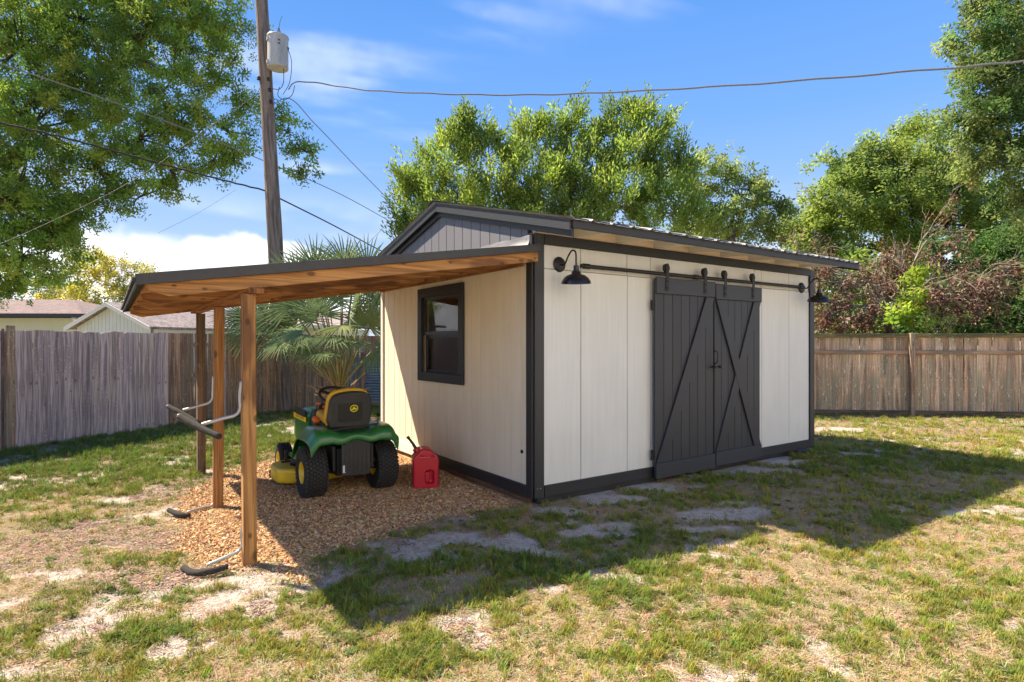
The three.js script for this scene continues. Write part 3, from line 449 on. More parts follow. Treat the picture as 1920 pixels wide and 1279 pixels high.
// fence across the yard beyond the shed: rails and posts on the yard side
const rA = W2(6.6, 4.70), rB = W2(16.5, -3.78);
fenceRun('board_fence', 'light brown board fence with mossy cap rail beyond the shed', rA, rB, M.pale, { seed: 14, face: -1, h: 1.80, rails: [1.38], railMat: M.brown[4], cap: 1.745, capMat: M.mossy, kick: true, posts: [0.9, 3.3, 5.71, 8.1, 10.5], postMat: M.brown[4], lift: 0.02 });

// ---------- corrugated panels in the corner beside the shed ----------
function corrugated(w, h, along, pitch = 0.068, amp = 0.009) { const n = Math.round((along === 'y' ? h : w) / pitch * 8), pos = [], uv = [], idx = []; for (let i = 0; i <= n; i++) { const f = i / n, off = amp * Math.sin(f * (along === 'y' ? h : w) / pitch * 2 * Math.PI); for (const s of [0, 1]) { if (along === 'y') pos.push((s - 0.5) * w, f * h, off); else pos.push((f - 0.5) * w, s * h, off); uv.push(s * w, f * h); } } for (let i = 0; i < n; i++) { const a = 2 * i; idx.push(a, a + 1, a + 2, a + 1, a + 3, a + 2); } const g = new THREE.BufferGeometry(); g.setAttribute('position', new THREE.Float32BufferAttribute(pos, 3)); g.setAttribute('uv', new THREE.Float32BufferAttribute(uv, 2)); g.setIndex(idx); g.computeVertexNormals(); return g; }
{
  const steel = std({ map: texMottle, color: lin(0.30, 0.36, 0.42), roughness: 0.4, metalness: 0.6, side: THREE.DoubleSide });
  const p = at(706, 752, 14.6), t = thing('metal_gate', 'wood framed gate of ribbed blue grey metal beside the shed', 'gate', [p.x, 0, p.z], Math.atan2(C, S) * -1 + 0.02);
  const m = mesh('metal_sheet', corrugated(0.9, 1.06, 'y'), steel, t); m.position.set(0.14, 0.1, 0);
  for (const [w, h, x, y] of [[0.09, 1.35, -0.33, 0.68], [0.8, 0.09, 0.12, 1.22], [0.09, 1.35, 0.58, 0.68], [0.8, 0.06, 0.12, 0.08]]) mesh('gate_frame', board(w, h, 0.05, h > w ? 'y' : 'x'), M.brown[1], t).position.set(x, y, 0.02);
  const q = at(668, 752, 14.9), t2 = thing('corrugated_screen', 'grey upright corrugated panel between the palm and the gate', 'screen', [q.x, 0, q.z], -0.6);
  mesh('metal_sheet', corrugated(0.62, 1.15, 'x'), steel, t2).position.y = 0.05; mesh('panel_rail', board(0.6, 0.07, 0.03, 'x'), M.brown[1], t2).position.set(0, 1.0, -0.04);
}

// ---------- utility pole, transformer, wires ----------
{
  const Zp = 13.75, base = G(534, 770), top = at(486, -70, Zp), t = thing('utility_pole', 'tall leaning grey wooden utility pole behind the lean-to', 'utility pole');
  const pts = [0, 0.33, 0.66, 1].map((f) => base.clone().lerp(top, f)); pts[0].y = -0.3; mesh('pole_shaft', limb(pts, [0.185, 0.172, 0.15, 0.135], 10, 18, 0.04), M.poleWood, t);
  for (const [px, py] of [[503, 148], [506, 168], [508, 190], [485, 146]]) { const p = at(px, py, Zp - 0.1); mesh('insulator', new THREE.LatheGeometry([[0, -0.05], [0.045, -0.045], [0.028, -0.015], [0.045, 0.01], [0.028, 0.035], [0, 0.05]].map(([a, b]) => new THREE.Vector2(a, b)), 12), M.wire, t).position.copy(p); }
  const c = at(521, 99, Zp - 0.25), tr = thing('pole_transformer', 'pale grey cylindrical transformer can hung on the pole', 'transformer', [c.x, c.y, c.z]);
  const can = std({ map: texMottle, color: lin(0.52, 0.52, 0.50), roughness: 0.45 });
  mesh('tank', new THREE.LatheGeometry([[0, -0.385], [0.2, -0.38], [0.228, -0.36], [0.232, -0.34], [0.228, -0.33], [0.228, 0.33], [0.24, 0.335], [0.24, 0.365], [0.2, 0.39], [0, 0.40]].map(([a, b]) => new THREE.Vector2(a, b)), 36), can, tr);
  mesh('bushing', moved(new THREE.LatheGeometry([[0, 0], [0.05, 0], [0.03, 0.03], [0.05, 0.05], [0.03, 0.09], [0.045, 0.11], [0.025, 0.15], [0.02, 0.2], [0, 0.2]].map(([a, b]) => new THREE.Vector2(a, b)), 14), 0.02, 0.38, 0), std({ color: lin(0.25, 0.2, 0.17), roughness: 0.3 }), tr);
  mesh('lead_wire', pipe([V3(0.02, 0.56, 0), V3(0.05, 0.75, 0.02), V3(0.09, 0.86, 0.02)], 0.006), M.wireGrey, tr);
  mesh('mounting_bracket', merge([moved(cbox(0.16, 0.08, 0.1), -0.2 * S, 0.26, 0.2 * C - 0.1), moved(cbox(0.16, 0.08, 0.1), -0.2 * S, -0.26, 0.2 * C - 0.1)]), M.galv, tr);
  for (const [x, y] of [[0.02, 0.2], [0.02, 0.12]]) mesh('terminal', moved(new THREE.SphereGeometry(0.02, 10, 8), x - 0.05, y, 0.228), M.wire, tr);
  mesh('terminal', moved(new THREE.SphereGeometry(0.03, 10, 8), 0.23 * S, 0.1, 0.23 * C), M.wire, tr);
  mesh('lead_wire', pipe([V3(0.19, 0.1, 0.13), V3(0.26, -0.2, 0.17), V3(0.22, -0.7, 0.12), V3(0.1, -0.95, 0.05)], 0.007), M.wire, tr);
  mesh('lead_wire', pipe([V3(0.1, -0.38, 0.1), V3(0.1, -0.7, 0.08), V3(0.02, -0.85, 0.06), V3(-0.15, -0.88, 0.05)], 0.008), M.wire, tr);
  mesh('lead_wire', pipe([V3(0.02, -0.8, 0.06), V3(0.0, -1.0, 0.02), V3(0.12, -1.06, 0.04), V3(0.28, -0.95, 0.1), V3(0.34, -0.72, 0.14)], 0.008), M.wire, tr);
}
function wire(label, pts, r, mat, wob = 0) {
  const curve = new THREE.CatmullRomCurve3(pts.map((p) => at(...p))), n = 90, q = []; for (let i = 0; i <= n; i++) { const p = curve.getPoint(i / n); if (wob) p.y += wob * Math.sin(i * 1.25) * (0.6 + 0.6 * hash(i, 3, 8)); q.push(p); }
  tag(mesh('overhead_wire', limb(q, [r, r], 1, 6), mat), label, 'wire', 'overhead wires at the utility pole');
}
wire('black twisted service wire from the pole over the shed roof to the oak', [[541, 168, 13.7], [550, 156, 13.6], [700, 170, 12.4], [960, 178, 10.8], [1300, 165, 9.3], [1820, 124, 7.8], [2080, 98, 7.2]], 0.0135, M.wireGrey, 0.008);
wire('thick black cable from the leafy tree to the middle of the pole', [[-60, 217, 9.5], [120, 258, 11], [250, 293, 12], [380, 328, 13], [500, 358, 13.7]], 0.019, M.wire, 0.006);
wire('thick black cable from the middle of the pole down behind the shed roof', [[520, 370, 13.8], [620, 420, 16], [722, 474, 19], [800, 510, 21]], 0.019, M.wire);
wire('thin pale wire crossing the leafy tree and the pole', [[-60, 100, 9], [80, 146, 10], [180, 180, 11], [370, 250, 13], [505, 306, 14.2], [640, 365, 16.5], [800, 455, 20]], 0.011, M.wireGrey);
wire('thin wire dropping from the pole insulators to the palm side of the shed roof', [[512, 196, 13.7], [538, 184, 13.7], [590, 232, 15], [660, 305, 17], [744, 390, 20]], 0.011, M.wireGrey);
wire('thin dark wire running from the pole down through the leafy tree', [[487, 174, 13.8], [390, 240, 13.0], [250, 338, 12.0], [60, 432, 11.0], [-80, 490, 10]], 0.0065, M.wire);
wire('hair thin wire in the open sky under the leafy tree', [[442, 356, 24], [370, 400, 22], [296, 437, 20]], 0.006, M.wireGrey);
wire('short thin wire meeting the others above the shed gable', [[742, 402, 20], [716, 430, 20], [688, 458, 20]], 0.008, M.wireGrey);

// ---------- neighbouring houses ----------
{
  const pale = std({ map: texPaint, color: lin(0.62, 0.63, 0.46), roughness: 0.8 }), sidingM = std({ map: texPaint, color: lin(0.68, 0.73, 0.73), roughness: 0.7 }), whiteT = std({ color: lin(0.72, 0.72, 0.7), roughness: 0.6 });
  const roofB = std({ map: texShingle, color: lin(0.34, 0.25, 0.24), roughness: 0.95 }), roofP = std({ map: texShingle, color: lin(0.50, 0.42, 0.41), roughness: 0.95 });
  const uvRoof = (g) => { const p = g.attributes.position, uv = new Float32Array(p.count * 2); for (let i = 0; i < p.count; i++) { uv[2 * i] = p.getX(i) * 0.5; uv[2 * i + 1] = p.getZ(i) * 0.5 + p.getY(i) * 0.3; } g.setAttribute('uv', new THREE.BufferAttribute(uv, 2)); return g; };
  const poly = (verts, faces) => { const pos = []; for (const f of faces) for (let i = 1; i < f.length - 1; i++) for (const k of [f[0], f[i], f[i + 1]]) pos.push(...verts[k]); const g = new THREE.BufferGeometry(); g.setAttribute('position', new THREE.Float32BufferAttribute(pos, 3)); g.computeVertexNormals(); return uvRoof(g); };
  const face = Math.atan2(C, S) * -1;     // turned square to the camera
  // low house with a brown hip roof
  const a = at(155, 642, 26), h1 = thing('neighbour_house', 'cream neighbour house with low brown hip roof beyond the fence', 'house', [a.x, 0, a.z], face + 0.06);
  mesh('wall', moved(new THREE.BoxGeometry(15, 2.7, 8), -8.1, 1.35, -4.6), pale, h1);
  const e = 2.86; mesh('hip_roof', poly([[-16, e, 0], [0, e, 0], [0, e, -9.2], [-16, e, -9.2], [-11.4, e + 0.95, -4.6], [-3.4, e + 0.95, -4.6]], [[0, 1, 5, 4], [1, 2, 5], [2, 3, 4, 5], [3, 0, 4], [3, 2, 1, 0]]), roofB, h1);
  mesh('fascia', moved(new THREE.BoxGeometry(16, 0.17, 0.04), -8, e - 0.07, 0.022), M.trim, h1); mesh('fascia', moved(new THREE.BoxGeometry(0.04, 0.17, 9.1), 0.022, e - 0.07, -4.6), M.trim, h1);
  mesh('floodlight', merge([moved(new THREE.CylinderGeometry(0.07, 0.1, 0.14, 12), -0.5, e - 0.2, -0.2, 1.1), moved(new THREE.CylinderGeometry(0.07, 0.1, 0.14, 12), -0.25, e - 0.22, -0.2, 1.1)]), whiteT, h1);
  // white gabled house
  const b = at(212, 642, 23.5), h2 = thing('neighbour_house', 'white gabled neighbour house with upright siding and pale shingle roof', 'house', [b.x, 0, b.z], face - 0.30);
  const hw = 2.05, eh = 2.22, ph = 3.13, dp = 9;
  for (let k = 0; k < 20; k++) { const x0 = -hw + 0.1 + k * (2 * hw - 0.2) / 20 + 0.006, x1 = x0 + (2 * hw - 0.2) / 20 - 0.012, y = (x) => ph - (ph - eh) * Math.abs(x) / hw - 0.04; mesh('siding_board', prism([[x0, 0], [x1, 0], [x1, y(x1)], ...(x0 < 0 && x1 > 0 ? [[0, y(0)]] : []), [x0, y(x0)]], 0.02, 0.003), sidingM, h2).position.z = -0.01; }
  mesh('wall', moved(new THREE.BoxGeometry(2 * hw - 0.2, eh - 0.1, dp - 0.2), 0, (eh - 0.1) / 2, -dp / 2 - 0.05), sidingM, h2);
  for (const s of [-1, 1]) {
    mesh('roof', poly([[0, ph + 0.08, 0.3], [s * (hw + 0.2), eh - 0.01, 0.3], [s * (hw + 0.2), eh - 0.01, -dp], [0, ph + 0.08, -dp], [0, ph, 0.3], [s * (hw + 0.2), eh - 0.09, 0.3], [s * (hw + 0.2), eh - 0.09, -dp], [0, ph, -dp]], [[0, 1, 2, 3], [4, 7, 6, 5], [0, 4, 5, 1], [1, 5, 6, 2], [2, 6, 7, 3]]), roofP, h2);
    mesh('rake_trim', prism(s > 0 ? [[0, ph + 0.06], [0, ph - 0.1], [hw + 0.2, eh - 0.17], [hw + 0.2, eh - 0.01]] : [[0, ph + 0.06], [-hw - 0.2, eh - 0.01], [-hw - 0.2, eh - 0.17], [0, ph - 0.1]], 0.04, 0.004), whiteT, h2).position.z = 0.302;
  }
  // long pale roof past it
  const c2 = at(300, 642, 29), h3 = thing('neighbour_house', 'cream neighbour house with long pale pink shingle roof seen past the lean-to', 'house', [c2.x, 0, c2.z], face);
  mesh('wall', moved(new THREE.BoxGeometry(9, 2.3, 6), 4.3, 1.15, -3.2), pale, h3);
  mesh('roof', poly([[-0.4, 2.42, 0.3], [9, 2.42, 0.3], [9, 3.3, -3.2], [-0.4, 3.3, -3.2], [9, 2.42, -6.6], [-0.4, 2.42, -6.6]], [[0, 1, 2, 3], [3, 2, 4, 5], [0, 3, 5], [1, 4, 2], [0, 5, 4, 1]]), roofP, h3);
  mesh('fascia', moved(new THREE.BoxGeometry(9.4, 0.16, 0.04), 4.3, 2.36, 0.325), pale, h3);
}

// ---------- unseen house added behind the viewpoint: its sunlit wall bounces light onto the shed ----------
{
  const t = thing('added_bounce_house', 'added cream stucco gable house outside the picture, bouncing sunlight onto the shaded shed', 'house', [0.5, 0, 6.5]), stucco = std({ map: texMottle, color: lin(1.12, 1.10, 1.04), roughness: 0.9, bumpMap: bumpFine, bumpScale: 0.003 }), hw = 8.5, eh = 3.1, ph = 5.9, dp = 9;
  mesh('wall', prism([[-hw, 0], [hw, 0], [hw, eh], [0, ph], [-hw, eh]], dp, 0), stucco, t);
  for (const sg of [-1, 1]) { const len = Math.hypot(hw + 0.4, (ph - eh) * (hw + 0.4) / hw), m = mesh('roof', cbox(len, 0.12, dp + 0.5, 0.01), M.shingle, t); m.rotation.z = -sg * Math.atan2(ph - eh, hw); m.position.set(sg * (hw + 0.4) / 2, (ph + eh) / 2 - (ph - eh) * 0.2 / hw + 0.1, dp / 2); }
  for (const x of [-6, -2.6, 3.4, 6.2]) { const g = new THREE.Group(); g.name = 'window'; t.add(g); g.position.set(x, 1.55, -0.02); mesh('frame', merge([moved(cbox(1.3, 0.07, 0.05), 0, 0.6, 0), moved(cbox(1.3, 0.07, 0.05), 0, -0.6, 0), moved(cbox(0.07, 1.13, 0.05), 0.615, 0, 0), moved(cbox(0.07, 1.13, 0.05), -0.615, 0, 0)]), M.white, g); mesh('pane', moved(cbox(1.17, 1.14, 0.02), 0, 0, 0.005), std({ color: lin(0.03, 0.035, 0.04), roughness: 0.08 }), g); }
  const d = mesh('door', moved(cbox(0.95, 2.05, 0.05), 0.6, 1.05, -0.03), M.trim, t); mesh('handle', moved(new THREE.SphereGeometry(0.03, 12, 8), 0.98, 1.0, -0.08), M.galv, d);
  structure('added_bounce_paving', moved(cbox(17, 0.08, 1.45, 0.01), 0.5, 0.02, 5.76), M.concrete, 'added concrete strip along the unseen house wall, bouncing sunlight upward');  // concrete strip added out of view for its upward bounce of sunlight
}

// ---------- trees ----------
const leafMat = (t = 0.45) => new THREE.MeshPhysicalMaterial({ color: 0xffffff, roughness: 1, specularIntensity: 0.15, transmission: t, thickness: 0, side: THREE.DoubleSide });
const leafy = leafMat(0.58);
function spray(n, len, ll, lw, seed, up = 0.6, droop = 0.2) {   // leaves set along a short twig; each leaf two folded halves
  const r = rng(seed), pos = [], idx = [], push = (v) => { pos.push(v.x, v.y, v.z); return pos.length / 3 - 1; };
  for (let k = 0; k < n; k++) {
    const f = (k + 0.5) / n, a = k * 2.4 + rr(-0.4, 0.4, r), base = V3(Math.cos(a) * 0.1 * len * r(), f * len, Math.sin(a) * 0.1 * len * r());
    const d = V3(Math.cos(a) * (1 - up * 0.6), up + rr(-0.35, 0.25, r) - droop, Math.sin(a) * (1 - up * 0.6)).normalize(), side = V3(-d.z, rr(-0.4, 0.4, r), d.x).normalize(), nn = V3().crossVectors(d, side).normalize();
    const l = ll * rr(0.7, 1.2, r), w = lw * rr(0.75, 1.15, r) / 2, i0 = push(base), mid = base.clone().addScaledVector(d, l * 0.5), tip = base.clone().addScaledVector(d, l).addScaledVector(nn, -l * 0.12);
    const i1 = push(mid.clone().addScaledVector(side, w).addScaledVector(nn, w * 0.4)), i2 = push(tip), i3 = push(mid.clone().addScaledVector(side, -w).addScaledVector(nn, w * 0.4));
    idx.push(i0, i1, i2, i0, i2, i3);
  }
  const g = new THREE.BufferGeometry(); g.setAttribute('position', new THREE.Float32BufferAttribute(pos, 3)); g.setIndex(idx); g.computeVertexNormals(); return g;
}
const _m = new THREE.Matrix4(), _q = new THREE.Quaternion(), _s = V3(1, 1, 1), _y = V3(0, 1, 0), _c = new THREE.Color();
function scatter(name, geo, mat, list, parent) {           // list of [position, up direction, scale, colour, spin]
  const im = new THREE.InstancedMesh(geo, mat, list.length); im.castShadow = im.receiveShadow = true;
  const spin = new THREE.Quaternion();
  list.forEach(([p, d, s, c, a], i) => { _q.setFromUnitVectors(_y, d).multiply(spin.setFromAxisAngle(_y, a)); _s.set(s, s, s); _m.compose(p, _q, _s); im.setMatrixAt(i, _m); im.setColorAt(i, _c.setRGB(...c)); });
  im.userData.kind = 'stuff'; if (parent) { im.name = name; parent.add(im); } else { im.name = numbered(name); scene.add(im); } return im;
}
// crown clumps: blobs are [px, py, distance, radius in px, share]; clumps sit mostly in the outer part of each blob, sprays round each clump
function crown(parent, blobs, o) {
  const r = rng(o.seed), list = [], ends = [];
  for (const [px, py, Z, rad, w = 1, fl = 1] of blobs) {
    const c = at(px, py, Z), R0 = rad * Z / F, nC = Math.max(3, Math.round(o.clumps * w * (rad / 60) ** 2));
    for (let k = 0; k < nC; k++) {
      const a = r() * 2 * Math.PI, y = rr(-0.85, 1, r), h = Math.sqrt(Math.max(0, 1 - y * y)), f = Math.pow(r(), 0.42), dir = V3(h * Math.cos(a), y, h * Math.sin(a));
      const cc = c.clone().add(V3(dir.x * R0 * f, dir.y * R0 * f * fl, dir.z * R0 * f * (o.deep ?? 1))), tone = rr(0.72, 1.3, r), base = pick(o.colours, r), sig = (o.sig ?? 0.32) * rr(0.7, 1.3, r);
      if (k % 3 === 0) ends.push([c, cc]);
      const m = Math.round(o.per * rr(0.6, 1.4, r));
      for (let q = 0; q < m; q++) {
        const p = cc.clone().add(V3(gauss(r) * sig, gauss(r) * sig * (o.flat ?? 0.75), gauss(r) * sig)), d = V3(dir.x * 0.6 + gauss(r) * 0.6, (o.up ?? 0.4) + gauss(r) * 0.5, dir.z * 0.6 + gauss(r) * 0.6).normalize(), v = tone * rr(0.8, 1.2, r), j = rr(-0.012, 0.012, r);
        list.push([p, d, rr(0.7, 1.25, r), [clamp((base[0] + j) * v, 0.005), clamp(base[1] * v, 0.005), clamp((base[2] - j * 0.4) * v, 0.003)], r() * 6.28]);
      }
    }
  }
  const half = o.sprays.map(() => []); list.forEach((e, i) => half[i % o.sprays.length].push(e));
  half.forEach((h, i) => scatter('crown', o.sprays[i], o.mat ?? leafy, h, parent));
  return ends;
}
function tree(name, label, group, base, trunkTop, r0, blobs, o) {
  const t = thing(name, label, 'tree', [0, 0, 0], 0, group), b = V3(base[0].x, -0.1, base[0].z), tops = trunkTop, rg = rng(o.seed + 500);
  const mid = b.clone().lerp(tops, 0.5).add(V3(rr(-0.2, 0.2, rg), 0, rr(-0.2, 0.2, rg)));
  mesh('trunk', limb([b, b.clone().lerp(mid, 0.25), mid, tops], [r0 * 1.35, r0, r0 * 0.85, r0 * 0.55], 6, 12, 0.15), o.bark ?? M.bark, t);
  const ends = crown(t, blobs, o), geos = [];
  // limbs fork from the nearest wood already standing, working outward from the trunk
  const nodes = [0.35, 0.6, 0.8, 1].map((f) => ({ p: mid.clone().lerp(tops, f), r: r0 * 0.5 })), todo = blobs.map(([px, py, Z]) => at(px, py, Z)).sort((p, q) => p.distanceTo(tops) - q.distanceTo(tops));
  for (const c of todo) {
    let best = nodes[0], bd = 1e9; for (const n of nodes) { const d = n.p.distanceTo(c) * (n.p.distanceTo(tops) > c.distanceTo(tops) ? 1.6 : 1); if (d < bd) { bd = d; best = n; } }
    const w = bd * 0.16, j = () => V3(gauss(rg) * w, gauss(rg) * w + w * 0.3, gauss(rg) * w), rs = Math.max(best.r * 0.62, 0.012), re = rs * 0.55;
    const p1 = best.p.clone().lerp(c, 0.33).add(j()), p2 = best.p.clone().lerp(c, 0.66).add(j());
    geos.push(limb([best.p, p1, p2, c], [rs, rs * 0.85, rs * 0.7, re], 5, 6)); nodes.push({ p: p2, r: rs * 0.75 }, { p: c, r: Math.max(re, 0.02) });
  }
  for (const [c, e] of ends) { const m1 = c.clone().lerp(e, 0.5).add(V3(rr(-0.12, 0.12, rg), rr(-0.1, 0.12, rg), rr(-0.12, 0.12, rg))); const rt = r0 * 0.075; geos.push(limb([c, m1, e], [rt, rt * 0.6, rt * 0.25], 3, 4)); }
  mesh('limbs', merge(geos), o.bark ?? M.bark, t); return t;
}
const GREEN = { camphor: [[0.227, 0.356, 0.059], [0.189, 0.323, 0.054], [0.283, 0.398, 0.064], [0.339, 0.408, 0.068], [0.161, 0.270, 0.054]], bright: [[0.276, 0.384, 0.066], [0.228, 0.336, 0.060], [0.336, 0.432, 0.072], [0.192, 0.282, 0.058]], olive: [[0.303, 0.381, 0.110], [0.264, 0.341, 0.103], [0.339, 0.411, 0.125], [0.227, 0.309, 0.095]], yellow: [[0.562, 0.515, 0.079], [0.468, 0.468, 0.072], [0.624, 0.562, 0.100], [0.343, 0.366, 0.072]], oak: [[0.304, 0.402, 0.081], [0.267, 0.372, 0.074], [0.348, 0.430, 0.081], [0.221, 0.314, 0.072]], dark: [[0.127, 0.234, 0.058], [0.097, 0.193, 0.052], [0.156, 0.270, 0.065]] };
const sprMid = [spray(14, 0.34, 0.11, 0.048, 1, 0.5, 0.25), spray(14, 0.36, 0.12, 0.05, 2, 0.4, 0.35)], sprUp = [spray(13, 0.42, 0.125, 0.046, 3, 0.75, 0), spray(13, 0.38, 0.12, 0.05, 4, 0.65, 0.05)], sprFar = [spray(14, 0.5, 0.17, 0.085, 5, 0.5, 0.2), spray(14, 0.46, 0.18, 0.08, 6, 0.45, 0.25)];
// the leafy tree over the long fence
tree('shade_tree', 'large leafy green tree reaching over the silvery fence towards the pole', 'trees round the yard', [at(-230, 700, 17)], at(-140, 330, 17), 0.42, [
  [40, 90, 16.5, 120], [150, 40, 17, 110], [60, 240, 16, 115], [20, 370, 15.5, 110], [40, 480, 15.5, 85], [110, 440, 16, 60], [170, 170, 16.5, 95], [280, 60, 17, 90], [360, 40, 17, 75], [330, 140, 16.5, 80, 0.7], [420, 50, 17, 52, 0.8], [440, 110, 17, 36, 0.6], [405, 160, 17, 48, 0.7], [260, 260, 16, 75, 0.9], [180, 320, 16, 70, 0.9], [340, 240, 16, 60, 0.9], [410, 235, 16.5, 48, 0.8], [440, 285, 16.5, 40, 0.8, 0.7], [400, 300, 16, 40, 0.8], [320, 320, 16, 44, 0.8], [270, 365, 16, 42, 0.8], [200, 390, 16, 36, 0.6], [130, 380, 16, 56, 0.8], [30, 545, 16, 36, 0.8], [500, 215, 16.5, 26, 0.8], [540, 250, 16.5, 32, 0.9], [575, 285, 16.5, 26, 0.9], [560, 320, 16.5, 16, 0.9], [470, 200, 16.5, 30, 0.8], [-60, 150, 16.5, 120], [-70, 360, 16.5, 120], [60, -60, 17, 110], [230, -50, 17, 100], [380, -40, 17, 70], [-100, 520, 16.5, 80]
], { seed: 21, clumps: 24, per: 9, sig: 0.30, colours: GREEN.camphor, sprays: sprMid, up: 0.1, flat: 0.7, limbR: 0.26, bark: M.darkBark });
// bushy bright tree behind the shed
tree('bushy_tree', 'bushy bright green tree with upright shoots behind the shed roof', 'trees round the yard', [at(1000, 700, 15.5)], at(1000, 440, 15.5), 0.22, [
  [800, 345, 15, 48, 1], [770, 385, 15, 32, 1], [785, 415, 15, 40, 1], [850, 300, 15, 45, 1, 1.2], [880, 270, 15, 32, 1, 1.3], [920, 300, 15.2, 40, 1, 1.1], [860, 370, 14.6, 62], [940, 370, 14.6, 60], [990, 290, 15, 45, 1, 1.2], [1030, 275, 15, 38, 1, 1.2], [1075, 215, 15.2, 13, 0.7, 1.3], [1070, 240, 15.2, 14, 0.5, 1.5], [1055, 300, 15, 48], [1010, 360, 14.6, 65], [1090, 350, 14.6, 60], [1120, 295, 15, 40, 1, 1.2], [1165, 250, 15, 34, 1, 1.5], [1205, 255, 15, 34, 1, 1.5], [1230, 265, 15.2, 26, 1, 1.4], [1190, 320, 15, 58], [1250, 330, 15, 44], [1275, 330, 15.2, 20, 0.9, 1.5], [1160, 390, 14.5, 62], [1240, 400, 14.5, 58], [1080, 420, 14.4, 60], [960, 430, 14.4, 60], [840, 430, 14.6, 60], [1290, 430, 14.6, 45], [760, 440, 15, 25], [835, 275, 15, 10, 2, 2.2], [880, 248, 15, 9, 2, 2.4], [912, 262, 15, 9, 2, 2.2], [985, 252, 15, 10, 2, 2.2], [1010, 256, 15, 8, 2, 2.2], [1040, 246, 15, 9, 2, 2.4], [1112, 258, 15, 9, 2, 2.2], [1150, 226, 15, 9, 2.2, 2.6], [1180, 220, 15, 9, 2.2, 2.8], [1207, 222, 15, 10, 2.2, 2.4], [1236, 240, 15, 9, 2.2, 2.4], [1272, 296, 15, 8, 2, 2.4], [800, 306, 15, 10, 2, 2.2], [764, 356, 15, 9, 2, 2]
], { seed: 22, clumps: 23, per: 10, sig: 0.22, colours: GREEN.bright, sprays: sprUp, up: 0.95, flat: 1.1, limbR: 0.3 });
tree('airy_tree', 'airy olive green tree between the bushy tree and the big oak', 'trees round the yard', [at(1380, 700, 24)], at(1370, 430, 24), 0.3, [
  [1300, 330, 24, 42, 0.8], [1340, 320, 24, 38, 0.8], [1330, 380, 24, 52, 0.8], [1390, 370, 24, 46, 0.8], [1420, 380, 24, 40, 0.8], [1455, 390, 24, 26, 0.8], [1440, 420, 24, 44, 0.9], [1380, 440, 24, 60, 0.9], [1310, 430, 24, 50, 0.9], [1470, 450, 24, 40], [1360, 340, 24, 20, 0.7], [1425, 350, 24, 14, 0.8]
], { seed: 23, clumps: 21, per: 8, sig: 0.42, colours: GREEN.olive, sprays: sprFar, up: 0.3 });
tree('oak_tree', 'broad yellow green oak crown beyond the board fence', 'trees round the yard', [at(1720, 720, 22)], at(1700, 480, 22), 0.4, [
  [1590, 330, 22, 50], [1640, 320, 22, 50], [1690, 310, 22, 52], [1560, 390, 22, 50], [1530, 420, 22, 42], [1510, 450, 22, 36], [1620, 400, 21.5, 70], [1700, 380, 21.5, 75], [1760, 340, 22, 65], [1725, 250, 23, 40, 1, 0.7], [1700, 262, 23, 22, 0.9, 0.6], [1790, 300, 22, 50], [1540, 480, 22, 45], [1780, 420, 21.5, 70], [1850, 400, 21.5, 70], [1880, 470, 21, 60], [1650, 470, 22, 70], [1500, 500, 22, 40], [1910, 380, 21.5, 50]
], { seed: 24, clumps: 24, per: 9, sig: 0.42, colours: GREEN.oak, sprays: sprFar, up: 0.5, bark: M.darkBark });
tree('oak_tree', 'near dark green oak leaning into the yard above the fence post', 'trees round the yard', [at(2080, 760, 14.5)], at(2060, 250, 14.5), 0.36, [
  [1860, 60, 14, 55], [1900, 20, 14, 60], [1850, 130, 14, 50], [1830, 180, 14, 40], [1895, 120, 14, 65], [1860, 220, 14, 55], [1900, 280, 14, 70], [1850, 300, 14, 48, 0.9], [1920, 200, 14, 80], [1900, 380, 14.5, 55, 0.8], [1800, 90, 14, 16, 0.6], [1825, 20, 14, 30, 0.8], [1990, 100, 14, 100], [1990, 280, 14, 100], [1960, -50, 14, 90], [1990, 420, 14.5, 80]
], { seed: 25, clumps: 20, per: 9, sig: 0.26, colours: GREEN.dark.concat(GREEN.olive), sprays: sprMid, up: 0.3, bark: M.darkBark });
tree('yellow_tree', 'yellow green flowering tree behind the neighbour houses', 'trees round the yard', [at(190, 700, 34)], at(180, 580, 34), 0.3, [
  [120, 560, 34, 40], [160, 545, 34, 40], [200, 530, 34, 36], [235, 525, 34, 32], [180, 510, 34, 34], [220, 500, 34, 26], [90, 575, 34, 30], [150, 580, 33, 40], [210, 570, 33, 40], [250, 560, 34, 28], [290, 530, 35, 16, 0.9], [250, 510, 34, 14]
], { seed: 26, clumps: 22, per: 8, sig: 0.45, colours: GREEN.yellow, sprays: sprFar, up: 0.6 });
tree('oak_tree', 'small olive tree between the leafy tree and the yellow tree', 'trees round the yard', [at(110, 700, 38)], at(110, 560, 38), 0.3, [
  [100, 500, 38, 28], [130, 475, 38, 20, 0.9], [145, 500, 38, 26], [80, 530, 38, 34], [170, 490, 38, 18], [110, 540, 38, 34], [60, 560, 38, 34]
], { seed: 27, clumps: 22, per: 8, sig: 0.5, colours: GREEN.olive.concat(GREEN.camphor), sprays: sprFar, up: 0.5 });
